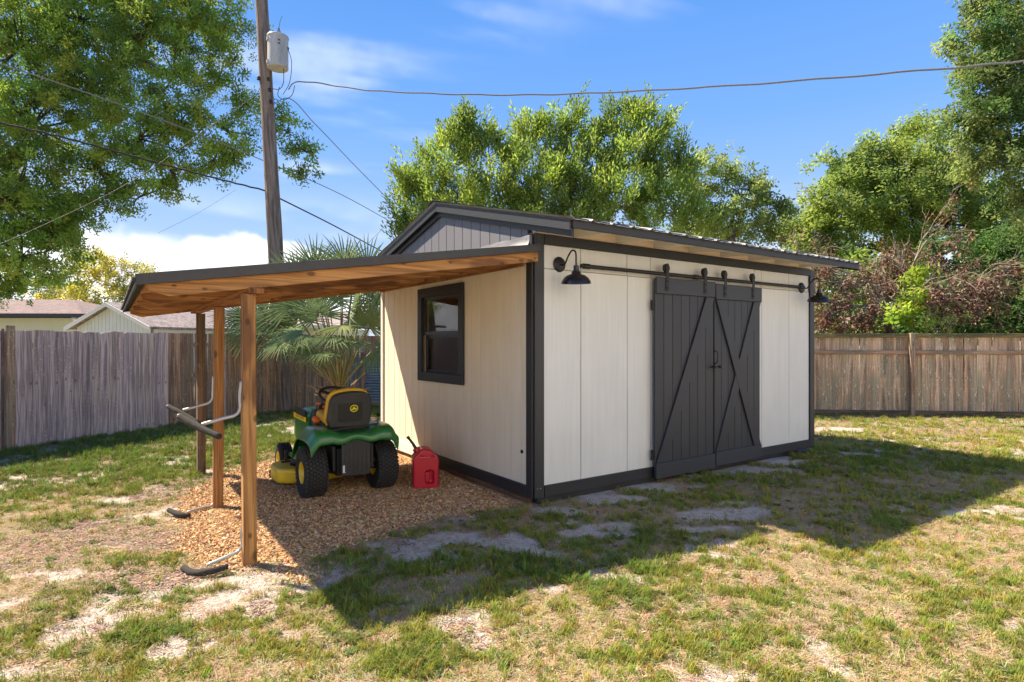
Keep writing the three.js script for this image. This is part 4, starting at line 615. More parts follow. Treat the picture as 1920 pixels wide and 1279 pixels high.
// shade-loving growth under the oaks
for (const [label, px, seed, bl, col] of [
  ['dark shrubs under the brown leaved tree beside the shed corner', 1570, 31, [[1545, 560, 18.5, 40], [1600, 570, 18.5, 45], [1560, 600, 18, 40], [1640, 590, 18.5, 45], [1650, 530, 19, 50], [1590, 520, 19, 45], [1540, 625, 17, 34], [1590, 630, 17, 36], [1640, 628, 17, 36], [1690, 628, 17, 36]], GREEN.dark.concat(GREEN.oak)],
  ['dark evergreen shrubs under the near oak', 1800, 32, [[1740, 560, 18, 60], [1800, 560, 18, 60], [1860, 560, 17.5, 60], [1910, 570, 17.5, 60], [1850, 500, 18, 55], [1780, 500, 18.5, 50], [1920, 500, 17.5, 60], [1760, 600, 17, 40], [1840, 605, 17, 40], [1900, 610, 17, 36], [1740, 630, 16.5, 36], [1800, 630, 16.5, 36], [1860, 630, 16.5, 36], [1920, 630, 16.5, 36], [1970, 600, 16.5, 50]], GREEN.dark],
  ['fine grey green shrub poking over the fence cap', 1790, 33, [[1760, 612, 14, 14, 1.6], [1785, 610, 14, 14, 1.6], [1740, 612, 14, 10, 1.6]], GREEN.olive]])
  tree('shrub', label, 'shrubs beyond the board fence', [at(px, 760, 18)], at(px, 610, 18), 0.09, bl, { seed, clumps: 18, per: 8, sig: 0.34, colours: col, sprays: seed === 33 ? [spray(12, 0.16, 0.05, 0.014, 44, 0.6, 0.1)] : sprFar, up: 0.4, bark: M.darkBark, mat: leafy });
tree('lime_shrub', 'bright lime green large leaved shrub above the board fence', 'shrubs beyond the board fence', [at(1705, 760, 13.9)], at(1705, 620, 13.9), 0.04, [[1705, 590, 13.8, 30, 2.4], [1690, 600, 13.7, 22, 2.4], [1722, 600, 13.7, 20, 2.4], [1712, 568, 13.8, 18, 2.4], [1712, 530, 14.2, 12, 1.2], [1722, 515, 14.2, 9, 1]], { seed: 34, clumps: 9, per: 5, sig: 0.13, colours: [[0.27, 0.40, 0.035], [0.33, 0.44, 0.04], [0.22, 0.36, 0.03]], sprays: [spray(7, 0.22, 0.15, 0.085, 45, 0.35, 0.4)], up: 0.3 });
// a broken tree hung with dry brown leaves
{
  const t = thing('dead_tree', 'bare tangled tree hung with curled reddish brown dead leaves', 'tree', [0, 0, 0], 0, 'trees round the yard'), r = rng(77), geos = [], leaves = [];
  const root = at(1660, 720, 15.5); root.y = -0.1; const fork = at(1665, 590, 15.5);
  mesh('trunk', limb([root, root.clone().lerp(fork, 0.5).add(V3(0.1, 0, 0.1)), fork], [0.17, 0.13, 0.10], 6, 9, 0.2), M.darkBark, t);
  function grow(p, d, len, rad, lev) {
    const q = [p]; let c = p.clone(), dd = d.clone(); for (let i = 0; i < 4; i++) { dd.add(V3(gauss(r) * 0.45, gauss(r) * 0.4 - (lev > 1 ? 0.06 : 0), gauss(r) * 0.45)).normalize(); c = c.clone().addScaledVector(dd, len / 4); q.push(c); }
    geos.push(limb(q, [rad, rad * 0.8, rad * 0.6, rad * 0.45], 3, lev < 2 ? 6 : 4));
    if (lev < 3) { const n = lev === 0 ? 5 : 4; for (let i = 0; i < n; i++) { const s = q[1 + Math.floor(r() * 4)]; const nd = dd.clone().add(V3(gauss(r) * 0.9, gauss(r) * 0.7, gauss(r) * 0.9)).normalize(); grow(s, nd, len * rr(0.5, 0.75, r), rad * 0.5, lev + 1); } }
    if (lev >= 2) for (let i = 0; i < (lev === 3 ? (r() < 0.6 ? 3 : 0) : 1); i++) { const s = q[1 + Math.floor(r() * 4)]; leaves.push([s.clone().add(V3(gauss(r) * 0.1, -0.04, gauss(r) * 0.1)), V3(gauss(r) * 0.5, -1, gauss(r) * 0.5).normalize(), rr(0.7, 1.3, r), pick([[0.17, 0.10, 0.075], [0.13, 0.075, 0.06], [0.23, 0.14, 0.105], [0.28, 0.19, 0.14]], r).map((x) => x * rr(0.8, 1.25, r)), r() * 6.28]); }
  }
  for (const [px, py, l] of [[1600, 480, 1.5], [1625, 420, 2.0], [1720, 430, 1.8], [1800, 490, 1.8], [1830, 550, 1.7], [1570, 560, 1.5], [1640, 530, 1.2], [1750, 560, 1.4], [1600, 590, 1.3], [1700, 520, 1.3]]) { const e = at(px, py, 15.2 + rr(-0.6, 0.8, r)); grow(fork.clone().lerp(e, 0.05), e.sub(fork).normalize(), l, 0.045, 0); }
  mesh('limbs', merge(geos), M.twig, t);
  scatter('crown', spray(8, 0.24, 0.13, 0.05, 46, 0.55, 0.1), leafMat(0.15), leaves, t);
}
// ---------- fan palm ----------
{
  const base = fromCam((638 - CX) / F * 12, 0, 12), t = thing('fan_palm', 'young fan palm with grey green fronds beside the shed', 'palm', [base.x, 0, base.z]), r = rng(91);
  const fan = (seed) => { const q = rng(seed), pos = [], idx = [], n = 34; for (let k = 0; k < n; k++) { const a = lerp(-2.2, 2.2, (k + 0.5) / n) + rr(-0.03, 0.03, q), len = rr(0.86, 1.05, q) * (1 - 0.12 * Math.abs(a) / 2.2), dx = Math.sin(a), dy = Math.cos(a), sx = dy, sy = -dx, bend = rr(0.05, 0.28, q) * (q() < 0.2 ? 2.2 : 1); const rows = [[0.03, 0.006], [0.3, 0.017], [0.5, 0.021], [0.72, 0.015], [0.88, 0.009], [1, 0.002]]; const o = pos.length / 3; for (const [f, w] of rows) { const R1 = f * len, z = -0.10 * (1 - Math.cos(a)) * f - bend * Math.max(0, f - 0.4) ** 2 * 2.2; for (const s of [-1, 0, 1]) pos.push(dx * R1 + sx * w * s, dy * R1 + sy * w * s, z + (s === 0 ? -w * 0.8 : 0)); } for (let i = 0; i < rows.length - 1; i++) for (const s of [0, 1]) { const p0 = o + i * 3 + s; idx.push(p0, p0 + 1, p0 + 3, p0 + 1, p0 + 4, p0 + 3); } } const g = new THREE.BufferGeometry(); g.setAttribute('position', new THREE.Float32BufferAttribute(pos, 3)); g.setIndex(idx); g.computeVertexNormals(); return g; };
  const fans = [fan(1), fan(2), fan(3), fan(4)], green = [[0.175, 0.25, 0.10], [0.21, 0.28, 0.115], [0.145, 0.21, 0.08], [0.22, 0.26, 0.08]].map((c) => new THREE.MeshPhysicalMaterial({ color: lin(...c), roughness: 1, specularIntensity: 0.5, transmission: 0.3, thickness: 0, side: THREE.DoubleSide }));
  const stalk = std({ color: lin(0.22, 0.20, 0.08), roughness: 0.6 }), dry = std({ map: texBrown, color: lin(1.7, 1.55, 1.3), roughness: 0.9 });
  const heart = V3(0, 0.62, 0);
  mesh('trunk', limb([V3(0, -0.1, 0), V3(0, 0.3, 0), V3(0, 0.68, 0)], [0.19, 0.17, 0.10], 6, 12, 0.3), std({ map: texBrown, color: lin(0.8, 0.7, 0.6), roughness: 1 }), t);
  for (const [px, py, dz, size, face] of [[590, 545, 0.3, 0.75, 0], [640, 525, 0.2, 0.80, 0], [685, 545, 0.1, 0.72, 0], [545, 575, -0.2, 0.75, 0], [500, 600, 0, 0.74, 0], [565, 625, -0.5, 0.62, 1], [690, 610, -0.3, 0.72, 0], [625, 630, -0.8, 0.58, 1], [530, 640, -0.3, 0.6, 1], [660, 585, -0.4, 0.7, 0], [600, 590, -0.2, 0.72, 0], [720, 570, 0.3, 0.8, 0], [705, 660, -0.2, 0.6, 1], [470, 620, 0.3, 0.7, 0], [575, 560, 0.8, 0.8, 0], [660, 540, 0.9, 0.8, 0], [740, 620, 0.4, 0.75, 0], [610, 660, -0.6, 0.5, 1], [560, 600, 0.6, 0.75, 0], [505, 560, 0.5, 0.75, 0], [600, 525, 0.6, 0.78, 0], [665, 520, 0.5, 0.78, 0], [545, 530, 0.5, 0.75, 0], [700, 530, 0.6, 0.75, 0], [640, 610, -0.6, 0.62, 1], [580, 655, -0.5, 0.5, 1], [660, 640, -0.6, 0.55, 1], [700, 600, -0.1, 0.7, 0], [615, 560, 0, 0.72, 0], [590, 505, 0.5, 0.75, 0], [645, 498, 0.4, 0.75, 0], [690, 505, 0.5, 0.72, 0], [560, 520, 0.3, 0.72, 0], [455, 590, 0.4, 0.7, 0], [525, 610, 0.2, 0.7, 0]]) {
    const hub = at(px, py, 12 + dz).sub(base), axis = hub.clone().sub(heart).normalize(), out = V3(axis.x, 0, axis.z).normalize(), d = face ? axis.clone().multiplyScalar(0.5).add(out.clone().multiplyScalar(0.6)).add(V3(0, -0.7, 0)).normalize() : axis.clone().add(V3(gauss(r) * 0.2, 0.12, gauss(r) * 0.2)).normalize();
    const toward = fromCam(0, 0, 0).sub(base).setY(0).normalize().multiplyScalar(0.6).add(V3(gauss(r) * 0.5, 0.75, gauss(r) * 0.5)), n = toward.sub(d.clone().multiplyScalar(toward.dot(d))).normalize(), sx = V3().crossVectors(d, n);
    const m = mesh('frond', pick(fans, r), pick(green, r), t); m.matrix.makeBasis(sx, d, n).setPosition(hub); m.matrix.decompose(m.position, m.quaternion, m.scale); m.scale.setScalar(size * 1.12);
    mesh('frond_stalk', limb([heart, heart.clone().lerp(hub, 0.55).add(V3(0, 0.1, 0)), hub], [0.022, 0.014, 0.009], 5, 5), stalk, t);
  }
  for (let k = 0; k < 34; k++) { const a = k * 2.4, l = rr(0.3, 0.7, r), e = rr(0.4, 1.25, r), y0 = rr(0.1, 0.6, r), s = V3(Math.cos(a) * 0.13, y0, Math.sin(a) * 0.13), tip = s.clone().add(V3(Math.cos(a) * Math.cos(e) * l, Math.sin(e) * l, Math.sin(a) * Math.cos(e) * l)); mesh('dead_stalk', limb([s, s.clone().lerp(tip, 0.5).add(V3(0, 0.03, 0)), tip], [0.024, 0.014, 0.010], 3, 5), dry, t); }
}

// ---------- lawn tractor, seen from behind ----------
{
  const p = fromCam(-1.76, 0, 6.28), t = thing('lawn_tractor', 'green and yellow riding lawn tractor parked under the lean-to', 'lawn tractor', [p.x, 0.005, p.z], -0.03);
  // local: x to the right, -z forward, origin on the ground under the rear axle
  const green = new THREE.MeshPhysicalMaterial({ color: lin(0.016, 0.15, 0.028), roughness: 0.34, clearcoat: 0.5, clearcoatRoughness: 0.2 }), yellow = new THREE.MeshPhysicalMaterial({ color: lin(0.72, 0.50, 0.012), roughness: 0.4, clearcoat: 0.4 });
  const rubber = std({ map: texMottle, color: lin(0.020, 0.020, 0.021), roughness: 0.85 }), black = std({ color: lin(0.016, 0.016, 0.017), roughness: 0.6 }), blackP = std({ map: texMottle, color: lin(0.042, 0.042, 0.042), roughness: 0.55, bumpMap: bumpFine, bumpScale: 0.001 }), vinyl = std({ color: lin(0.60, 0.36, 0.012), roughness: 0.55 }), orange = std({ color: lin(0.65, 0.14, 0.02), roughness: 0.5 }), steel = std({ color: lin(0.25, 0.25, 0.25), roughness: 0.4, metalness: 0.6 });
  const lathe = (pts, n = 40) => new THREE.LatheGeometry(pts.map(([a, b]) => new THREE.Vector2(a, b)), n);
  function wheel(x, z, R0, w, rimR, side, front) {
    const g = new THREE.Group(); g.name = 'wheel'; t.add(g); g.position.set(x, R0, z); const h = w / 2;
    const tyre = mesh('tyre', lathe([[rimR, -h * 0.8], [rimR + 0.02, -h * 0.95], [R0 * 0.82, -h], [R0 * 0.93, -h * 0.92], [R0 * 0.975, -h * 0.7], [R0 * 0.985, 0], [R0 * 0.975, h * 0.7], [R0 * 0.93, h * 0.92], [R0 * 0.82, h], [rimR + 0.02, h * 0.95], [rimR, h * 0.8]]).rotateZ(Math.PI / 2), rubber, g);
    if (!front) { // turf tread: staggered rows of small blocks
      const bl = []; const cols = 7; for (let c = 0; c < cols; c++) for (let k = 0; k < 38; k++) { const a = (k + (c % 2) * 0.5) / 38 * 2 * Math.PI, xx = lerp(-h * 0.86, h * 0.86, c / (cols - 1)), e = Math.abs(c - 3) === 3, rad = e ? R0 * 0.958 : R0 * 0.99, b = new THREE.BoxGeometry(w / cols * 0.74, 0.016, 0.024); if (e) b.rotateZ(c < 3 ? 0.7 : -0.7); b.translate(xx, rad, 0); b.rotateX(a); bl.push(b); } mesh('tread', merge(bl), std({ map: texMottle, color: lin(0.05, 0.049, 0.047), roughness: 0.8 }), g);
    } else { const bl = []; for (const xx of [-0.045, -0.015, 0.015, 0.045]) { const b = new THREE.TorusGeometry(R0 * 0.985, 0.009, 6, 40); b.rotateY(Math.PI / 2); b.translate(xx, 0, 0); bl.push(b); } mesh('tread', merge(bl), rubber, g); }
    mesh('rim', lathe([[0.0, h * 0.15], [0.035, h * 0.2], [rimR * 0.55, h * 0.2], [rimR * 0.8, h * 0.45], [rimR * 0.95, h * 0.8], [rimR * 1.06, h * 0.92], [rimR * 1.07, h * 0.86], [rimR * 0.95, h * 0.6], [rimR * 0.9, -h * 0.8], [rimR * 1.04, -h * 0.9]]).rotateZ(-side * Math.PI / 2), yellow, g).material.side = THREE.DoubleSide;
    mesh('hub_cap', moved(new THREE.CylinderGeometry(0.03, 0.035, 0.05, 18), side * h * 0.25, 0, 0, 0, 0, Math.PI / 2), black, g);
  }
  wheel(-0.375, 0, 0.255, 0.225, 0.105, -1); wheel(0.375, 0, 0.255, 0.225, 0.105, 1); wheel(-0.40, -1.22, 0.19, 0.15, 0.09, -1, true); wheel(0.40, -1.22, 0.19, 0.15, 0.09, 1, true);
  mesh('rear_axle', moved(new THREE.CylinderGeometry(0.035, 0.035, 0.62, 14), 0, 0.25, 0, 0, 0, Math.PI / 2), black, t); mesh('front_axle', moved(cbox(0.70, 0.06, 0.06), 0, 0.22, -1.22), black, t);
  mesh('chassis', merge([moved(cbox(0.30, 0.16, 1.5), 0, 0.36, -0.62), moved(cbox(0.34, 0.28, 0.34), 0, 0.36, 0.02)]), black, t);
  mesh('foot_rest', merge([moved(cbox(0.86, 0.03, 0.42), 0, 0.315, -0.62), moved(cbox(0.07, 0.12, 0.22), -0.40, 0.37, -0.34, -0.7), moved(cbox(0.07, 0.12, 0.22), 0.40, 0.37, -0.34, -0.7)]), green, t);
  // fender pan: a shell that rises from the foot well, runs over the wheels and rolls down at the back
  { const nu = 44, nv = 26, pos = [], uv = [], idx = [], prof = [[-0.46, 0.40], [-0.40, 0.50], [-0.30, 0.60], [-0.18, 0.655], [0.05, 0.675], [0.20, 0.668], [0.29, 0.645], [0.325, 0.60], [0.33, 0.545]];
    const pr = new THREE.CatmullRomCurve3(prof.map(([z, y]) => V3(0, y, z)));
    for (const th of [0, 0.012]) for (let i = 0; i <= nu; i++) for (let j = 0; j <= nv; j++) { const a = i / nu * 2 - 1, c = pr.getPoint(j / nv), ed = sstep(0.78, 1.0, Math.abs(a)), mid = sstep(0.5, 0.0, Math.abs(a)), back = sstep(0.6, 1, j / nv); const bulge = 0.05 * sstep(0.25, 0.6, Math.abs(a)) * (1 - ed);
      let y = c.y + bulge - 0.07 * ed * ed - th; y += back * (0.055 * mid - 0.02 * sstep(0.3, 0.8, Math.abs(a))); pos.push(a * 0.475 * (1 - 0.04 * back), y, c.z - 0.03 * ed * back - th * back - 0.02 * mid * back); uv.push(i / nu, j / nv); }
    const w = nv + 1, top = (nu + 1) * w; for (let i = 0; i < nu; i++) for (let j = 0; j < nv; j++) { const a = i * w + j; idx.push(a, a + 1, a + w, a + 1, a + w + 1, a + w, top + a, top + a + w, top + a + 1, top + a + 1, top + a + w, top + a + w + 1); }
    for (let i = 0; i < nu; i++) { const a = i * w + nv; idx.push(a, a + top, a + w, a + w, a + top, a + w + top); }
    for (let j = 0; j < nv; j++) { idx.push(j, top + j, j + 1, j + 1, top + j, top + j + 1); const a = nu * w + j; idx.push(a, a + 1, top + a, a + 1, top + a + 1, top + a); }
    const g = new THREE.BufferGeometry(); g.setAttribute('position', new THREE.Float32BufferAttribute(pos, 3)); g.setAttribute('uv', new THREE.Float32BufferAttribute(uv, 2)); g.setIndex(idx); g.computeVertexNormals(); green.side = THREE.DoubleSide; mesh('fender', g, green, t); }
  // ribbed black rear plate, drawbar, label
  const plate = mesh('rear_plate', merge([moved(cbox(0.30, 0.385, 0.02, 0.006), 0, 0.425, 0.285), ...[-0.11, -0.065, -0.02, 0.025, 0.07, 0.115].map((x) => moved(cbox(0.022, 0.33, 0.016, 0.005), x, 0.435, 0.295))]), blackP, t);
  mesh('sticker', moved(cbox(0.03, 0.075, 0.003, 0.001), -0.125, 0.305, 0.298), std({ map: tex(32, 80, (x, y) => { const v = (Math.floor(y * 8) % 2 && x > 0.2 && x < 0.8 && hash(Math.floor(x * 9), Math.floor(y * 20), 2) > 0.4) ? 0.25 : 0.7; return [v, v, v]; }), roughness: 0.6 }), plate);
  mesh('drawbar', moved(cbox(0.26, 0.012, 0.10), 0, 0.238, 0.27), blackP, t);
  for (const sx of [-0.2, 0.2]) mesh('frame_bracket', moved(cbox(0.03, 0.26, 0.2), sx * 1.0, 0.40, 0.10), black, t);
  // seat: black shell, yellow cushion showing round its edge, orange tip
  { const sh = new THREE.Shape(); const W = 0.208, H = 0.33; sh.moveTo(-W + 0.02, 0); sh.lineTo(W - 0.03, 0); sh.quadraticCurveTo(W - 0.005, 0.02, W, 0.08); sh.lineTo(W, H - 0.09); sh.quadraticCurveTo(W, H - 0.012, W - 0.08, H); sh.quadraticCurveTo(0, H + 0.018, -W + 0.10, H - 0.01); sh.quadraticCurveTo(-W + 0.03, H - 0.02, -W + 0.02, H - 0.10); sh.lineTo(-W - 0.0, 0.06);
    const back = moved(new THREE.ExtrudeGeometry(sh, { depth: 0.05, bevelEnabled: true, bevelThickness: 0.02, bevelSize: 0.018, bevelSegments: 4 }), 0, 0, 0), seat = new THREE.Group(); seat.name = 'seat'; t.add(seat); seat.position.set(-0.035, 0.735, 0.12); seat.rotation.x = 0.12;
    mesh('seat_shell', back, blackP, seat); const inset = new RoundedBoxGeometry(0.25, 0.19, 0.012, 2, 0.006); mesh('back_panel', moved(inset, 0, 0.145, 0.0705), black, seat);
    const cush = new THREE.ExtrudeGeometry(sh, { depth: 0.02, bevelEnabled: true, bevelThickness: 0.02, bevelSize: 0.028, bevelSegments: 4 }); mesh('back_cushion', moved(cush, -0.008, 0.014, -0.050), vinyl, seat);
    mesh('seat_cushion', moved(new RoundedBoxGeometry(0.44, 0.10, 0.42, 4, 0.045), -0.005, 0.03, -0.23), vinyl, seat); mesh('seat_pan', moved(new RoundedBoxGeometry(0.46, 0.05, 0.42, 3, 0.02), 0, -0.03, -0.2), black, seat);
    mesh('arm_lever', moved(new RoundedBoxGeometry(0.07, 0.06, 0.12, 3, 0.025), -0.25, -0.005, -0.30), orange, seat);
    // badge on the back of the seat
    const cv = document.createElement('canvas'); cv.width = 256; cv.height = 224; const x = cv.getContext('2d'); x.fillStyle = '#0a0a0a'; x.fillRect(0, 0, 256, 224); x.fillStyle = '#ffde00'; x.beginPath(); x.ellipse(128, 112, 124, 106, 0, 0, 7); x.fill(); x.fillStyle = '#1d6b2a'; x.beginPath(); x.ellipse(128, 112, 106, 88, 0, 0, 7); x.fill();
    x.fillStyle = '#ffde00'; x.beginPath(); for (const [i, q] of [[44, 138], [92, 118], [110, 96], [104, 62], [118, 46], [116, 74], [130, 92], [150, 60], [158, 64], [148, 98], [176, 112], [206, 108], [212, 118], [182, 130], [212, 150], [206, 158], [164, 140], [120, 144], [70, 160], [44, 150]].entries()) i ? x.lineTo(...q) : x.moveTo(...q); x.fill();
    const ct = new THREE.CanvasTexture(cv); ct.colorSpace = THREE.SRGBColorSpace; const sh2 = new THREE.Shape(); sh2.absellipse(0, 0, 0.043, 0.038, 0, Math.PI * 2); const bg = new THREE.ShapeGeometry(sh2, 28), bp = bg.attributes.position, bu = bg.attributes.uv; for (let i = 0; i < bp.count; i++) bu.setXY(i, bp.getX(i) / 0.088 + 0.5, bp.getY(i) / 0.078 + 0.5);
    mesh('badge', moved(bg, 0.035, 0.185, 0.0785), std({ map: ct, roughness: 0.4 }), seat); }
  mesh('seat_support', merge([moved(cbox(0.40, 0.02, 0.30), 0.02, 0.685, -0.02), moved(cbox(0.03, 0.05, 0.26), -0.14, 0.70, -0.02, 0.15), moved(cbox(0.03, 0.05, 0.26), 0.18, 0.70, -0.02, 0.15), moved(cbox(0.52, 0.018, 0.018), 0.0, 0.71, 0.19, 0, 0, 0.06)]), black, t);
  // hood, dash, steering
  { const sec = (z, w, y0, y1, rt) => { const q = []; const n = 9; q.push([-w, y0]); for (let i = 0; i <= n; i++) { const a = Math.PI - i / n * Math.PI / 2; q.push([-w + rt + rt * Math.cos(a), y1 - rt + rt * Math.sin(a)]); } for (let i = 0; i <= n; i++) { const a = Math.PI / 2 - i / n * Math.PI / 2; q.push([w - rt + rt * Math.cos(a), y1 - rt + rt * Math.sin(a)]); } q.push([w, y0]); return q.map(([x, y]) => [x, y, z]); };
    const secs = [sec(-0.70, 0.235, 0.44, 0.80, 0.09), sec(-0.95, 0.25, 0.42, 0.83, 0.09), sec(-1.3, 0.245, 0.42, 0.78, 0.10), sec(-1.50, 0.22, 0.44, 0.70, 0.11), sec(-1.56, 0.18, 0.46, 0.62, 0.10)], n = secs[0].length, pos = secs.flat(2), idx = []; for (let s = 0; s < secs.length - 1; s++) for (let i = 0; i < n - 1; i++) { const a = s * n + i; idx.push(a, a + 1, a + n, a + 1, a + n + 1, a + n); } for (const o of [0, (secs.length - 1) * n]) for (let i = 1; i < n - 1; i++) idx.push(o, o + i, o + i + 1);
    let g = new THREE.BufferGeometry(); g.setAttribute('position', new THREE.Float32BufferAttribute(pos, 3)); g.setIndex(idx); g = toCreasedNormals(g, 0.7); const hood = mesh('hood', g, green, t);
    const cv = document.createElement('canvas'); cv.width = 512; cv.height = 96; const x = cv.getContext('2d'); x.fillStyle = '#f5c800'; x.fillRect(0, 0, 512, 96); x.fillStyle = '#2a6b24'; x.font = 'bold 58px sans-serif'; x.textAlign = 'center'; x.textBaseline = 'middle'; x.fillText('JOHN DEERE', 256, 50); const ct = new THREE.CanvasTexture(cv); ct.colorSpace = THREE.SRGBColorSpace;
    for (const sd of [-1, 1]) { const pl = new THREE.PlaneGeometry(0.62, 0.06); pl.rotateY(sd * Math.PI / 2); mesh('hood_stripe', moved(pl, sd * 0.254, 0.70, -1.06), std({ map: ct, roughness: 0.4 }), hood); mesh('hood_vent', moved(cbox(0.01, 0.09, 0.44, 0.004), sd * 0.249, 0.765, -1.02), black, hood); }
    mesh('dash', merge([moved(new RoundedBoxGeometry(0.42, 0.46, 0.16, 3, 0.04), 0, 0.60, -0.645), moved(new RoundedBoxGeometry(0.32, 0.10, 0.18, 3, 0.04), 0, 0.82, -0.62, 0.4)]), blackP, t);
    mesh('steering_column', limb([V3(0, 0.8, -0.62), V3(0, 0.97, -0.50)], [0.035, 0.028], 4, 12), black, t);
    const sw = new THREE.Group(); sw.name = 'steering_wheel'; t.add(sw); sw.position.set(0, 0.995, -0.485); sw.rotation.x = -0.62 + 1.2; 
    mesh('wheel_rim', new THREE.TorusGeometry(0.165, 0.016, 12, 48).rotateX(Math.PI / 2), black, sw); mesh('wheel_spokes', merge([0, 2.2, -2.2].map((a) => moved(cbox(0.035, 0.012, 0.15), 0, 0, 0.08).rotateY(a)).concat(moved(new THREE.CylinderGeometry(0.045, 0.055, 0.035, 20), 0, -0.006, 0))), black, sw); sw.rotation.x = 0.5;
    mesh('throttle_knob', moved(new RoundedBoxGeometry(0.05, 0.035, 0.035, 2, 0.012), -0.16, 0.90, -0.56), orange, t); mesh('throttle_lever', limb([V3(-0.16, 0.82, -0.58), V3(-0.16, 0.89, -0.56)], [0.006, 0.006], 3, 6), steel, t); mesh('key_switch', moved(new THREE.CylinderGeometry(0.018, 0.018, 0.03, 12), -0.10, 0.86, -0.55), orange, t);
    mesh('shift_lever', limb([V3(0.34, 0.68, -0.05), V3(0.35, 0.78, -0.02)], [0.008, 0.008], 3, 8), steel, t); mesh('shift_knob', moved(lathe([[0, 0], [0.014, 0], [0.026, 0.02], [0.026, 0.03], [0, 0.038]], 16), 0.35, 0.775, -0.02), black, t);
    mesh('pedal', moved(cbox(0.10, 0.015, 0.09), -0.31, 0.40, -0.78, -0.5), black, t); }
  // mower deck
  { const sh = new THREE.Shape(); const pts = [[-0.60, 0.05], [-0.585, -0.2], [-0.46, -0.34], [-0.15, -0.36], [0.2, -0.36], [0.48, -0.30], [0.60, -0.1], [0.58, 0.14], [0.42, 0.26], [0.1, 0.22], [-0.2, 0.27], [-0.45, 0.24], [-0.575, 0.16]]; const cv = new THREE.SplineCurve(pts.map(([a, b]) => new THREE.Vector2(a, b)).concat(new THREE.Vector2(...pts[0]))); sh.setFromPoints(cv.getPoints(80));
    const d = mesh('mower_deck', moved(new THREE.ExtrudeGeometry(sh, { depth: 0.095, bevelEnabled: true, bevelThickness: 0.03, bevelSize: 0.03, bevelSegments: 4 }).rotateX(Math.PI / 2), 0, 0.185, -0.66), yellow, t);
    for (const x of [-0.33, 0.3]) mesh('belt_cover', moved(lathe([[0, 0.09], [0.08, 0.085], [0.11, 0.06], [0.12, 0], [0, 0]], 24), x, 0.215, -0.66), black, d); mesh('deck_roller', moved(new THREE.CylinderGeometry(0.045, 0.045, 0.05, 18), -0.60, 0.10, -0.86, 0, 0, Math.PI / 2), black, d); mesh('deck_bracket', merge([moved(cbox(0.03, 0.14, 0.05), -0.45, 0.28, -0.86), moved(cbox(0.1, 0.02, 0.06), -0.45, 0.22, -0.86)]), black, d); }
}

// ---------- fuel can ----------
{
  const p = G(797, 911), t = thing('fuel_can', 'red plastic fuel can with black spout beside the window wall', 'fuel can', [p.x, -0.01, p.z], Math.atan2(C, S) * -1 + 0.25);
  t.scale.setScalar(1.07);
  const red = new THREE.MeshPhysicalMaterial({ color: lin(0.52, 0.010, 0.030), roughness: 0.34, clearcoat: 0.25, clearcoatRoughness: 0.4 }), black = std({ color: lin(0.015, 0.015, 0.015), roughness: 0.5 });
  const sh = new THREE.Shape(); sh.moveTo(-0.10, 0); sh.lineTo(0.10, 0); sh.quadraticCurveTo(0.13, 0, 0.132, 0.04); sh.lineTo(0.134, 0.27); sh.quadraticCurveTo(0.134, 0.31, 0.11, 0.34); sh.lineTo(0.05, 0.395); sh.quadraticCurveTo(0.03, 0.41, -0.03, 0.412); sh.quadraticCurveTo(-0.06, 0.41, -0.075, 0.385); sh.lineTo(-0.12, 0.335); sh.quadraticCurveTo(-0.134, 0.32, -0.134, 0.29); sh.lineTo(-0.132, 0.04); sh.quadraticCurveTo(-0.13, 0, -0.10, 0);
  const hole = new THREE.Path(); hole.moveTo(-0.055, 0.345); hole.lineTo(0.03, 0.345); hole.quadraticCurveTo(0.045, 0.35, 0.03, 0.372); hole.lineTo(-0.025, 0.382); hole.quadraticCurveTo(-0.055, 0.375, -0.055, 0.345); sh.holes.push(hole);
  let body = new THREE.ExtrudeGeometry(sh, { depth: 0.17, bevelEnabled: true, bevelThickness: 0.03, bevelSize: 0.02, bevelSegments: 5, bevelOffset: -0.02, curveSegments: 14 }); body.translate(0, 0, -0.085);
  const ev = new Evaluator(); ev.attributes = ['position', 'normal', 'uv']; const cut = (g) => { const A = new Brush(body), B = new Brush(g); A.updateMatrixWorld(); B.updateMatrixWorld(); body = ev.evaluate(A, B, SUBTRACTION).geometry; };
  cut(moved(new RoundedBoxGeometry(0.10, 0.15, 0.10, 4, 0.035), 0.035, 0.125, 0.115)); body.clearGroups?.();
  mesh('can_body', body, red, t); mesh('grip_pad', moved(new RoundedBoxGeometry(0.055, 0.11, 0.03, 4, 0.014), 0.012, 0.12, 0.092), red, t);
  mesh('base_ring', moved(new RoundedBoxGeometry(0.262, 0.03, 0.222, 4, 0.014), 0, 0.019, 0), red, t);
  mesh('spout_collar', moved(new THREE.CylinderGeometry(0.036, 0.04, 0.04, 20), -0.085, 0.385, -0.02, 0, 0, 0.55), red, t); mesh('spout', limb([V3(-0.085, 0.385, -0.02), V3(-0.125, 0.45, -0.03), V3(-0.165, 0.505, -0.035)], [0.017, 0.015, 0.011], 5, 12), black, t); mesh('spout_tip', moved(new THREE.CylinderGeometry(0.016, 0.016, 0.03, 12), -0.17, 0.512, -0.036, 0, 0, 0.7), black, t);
}

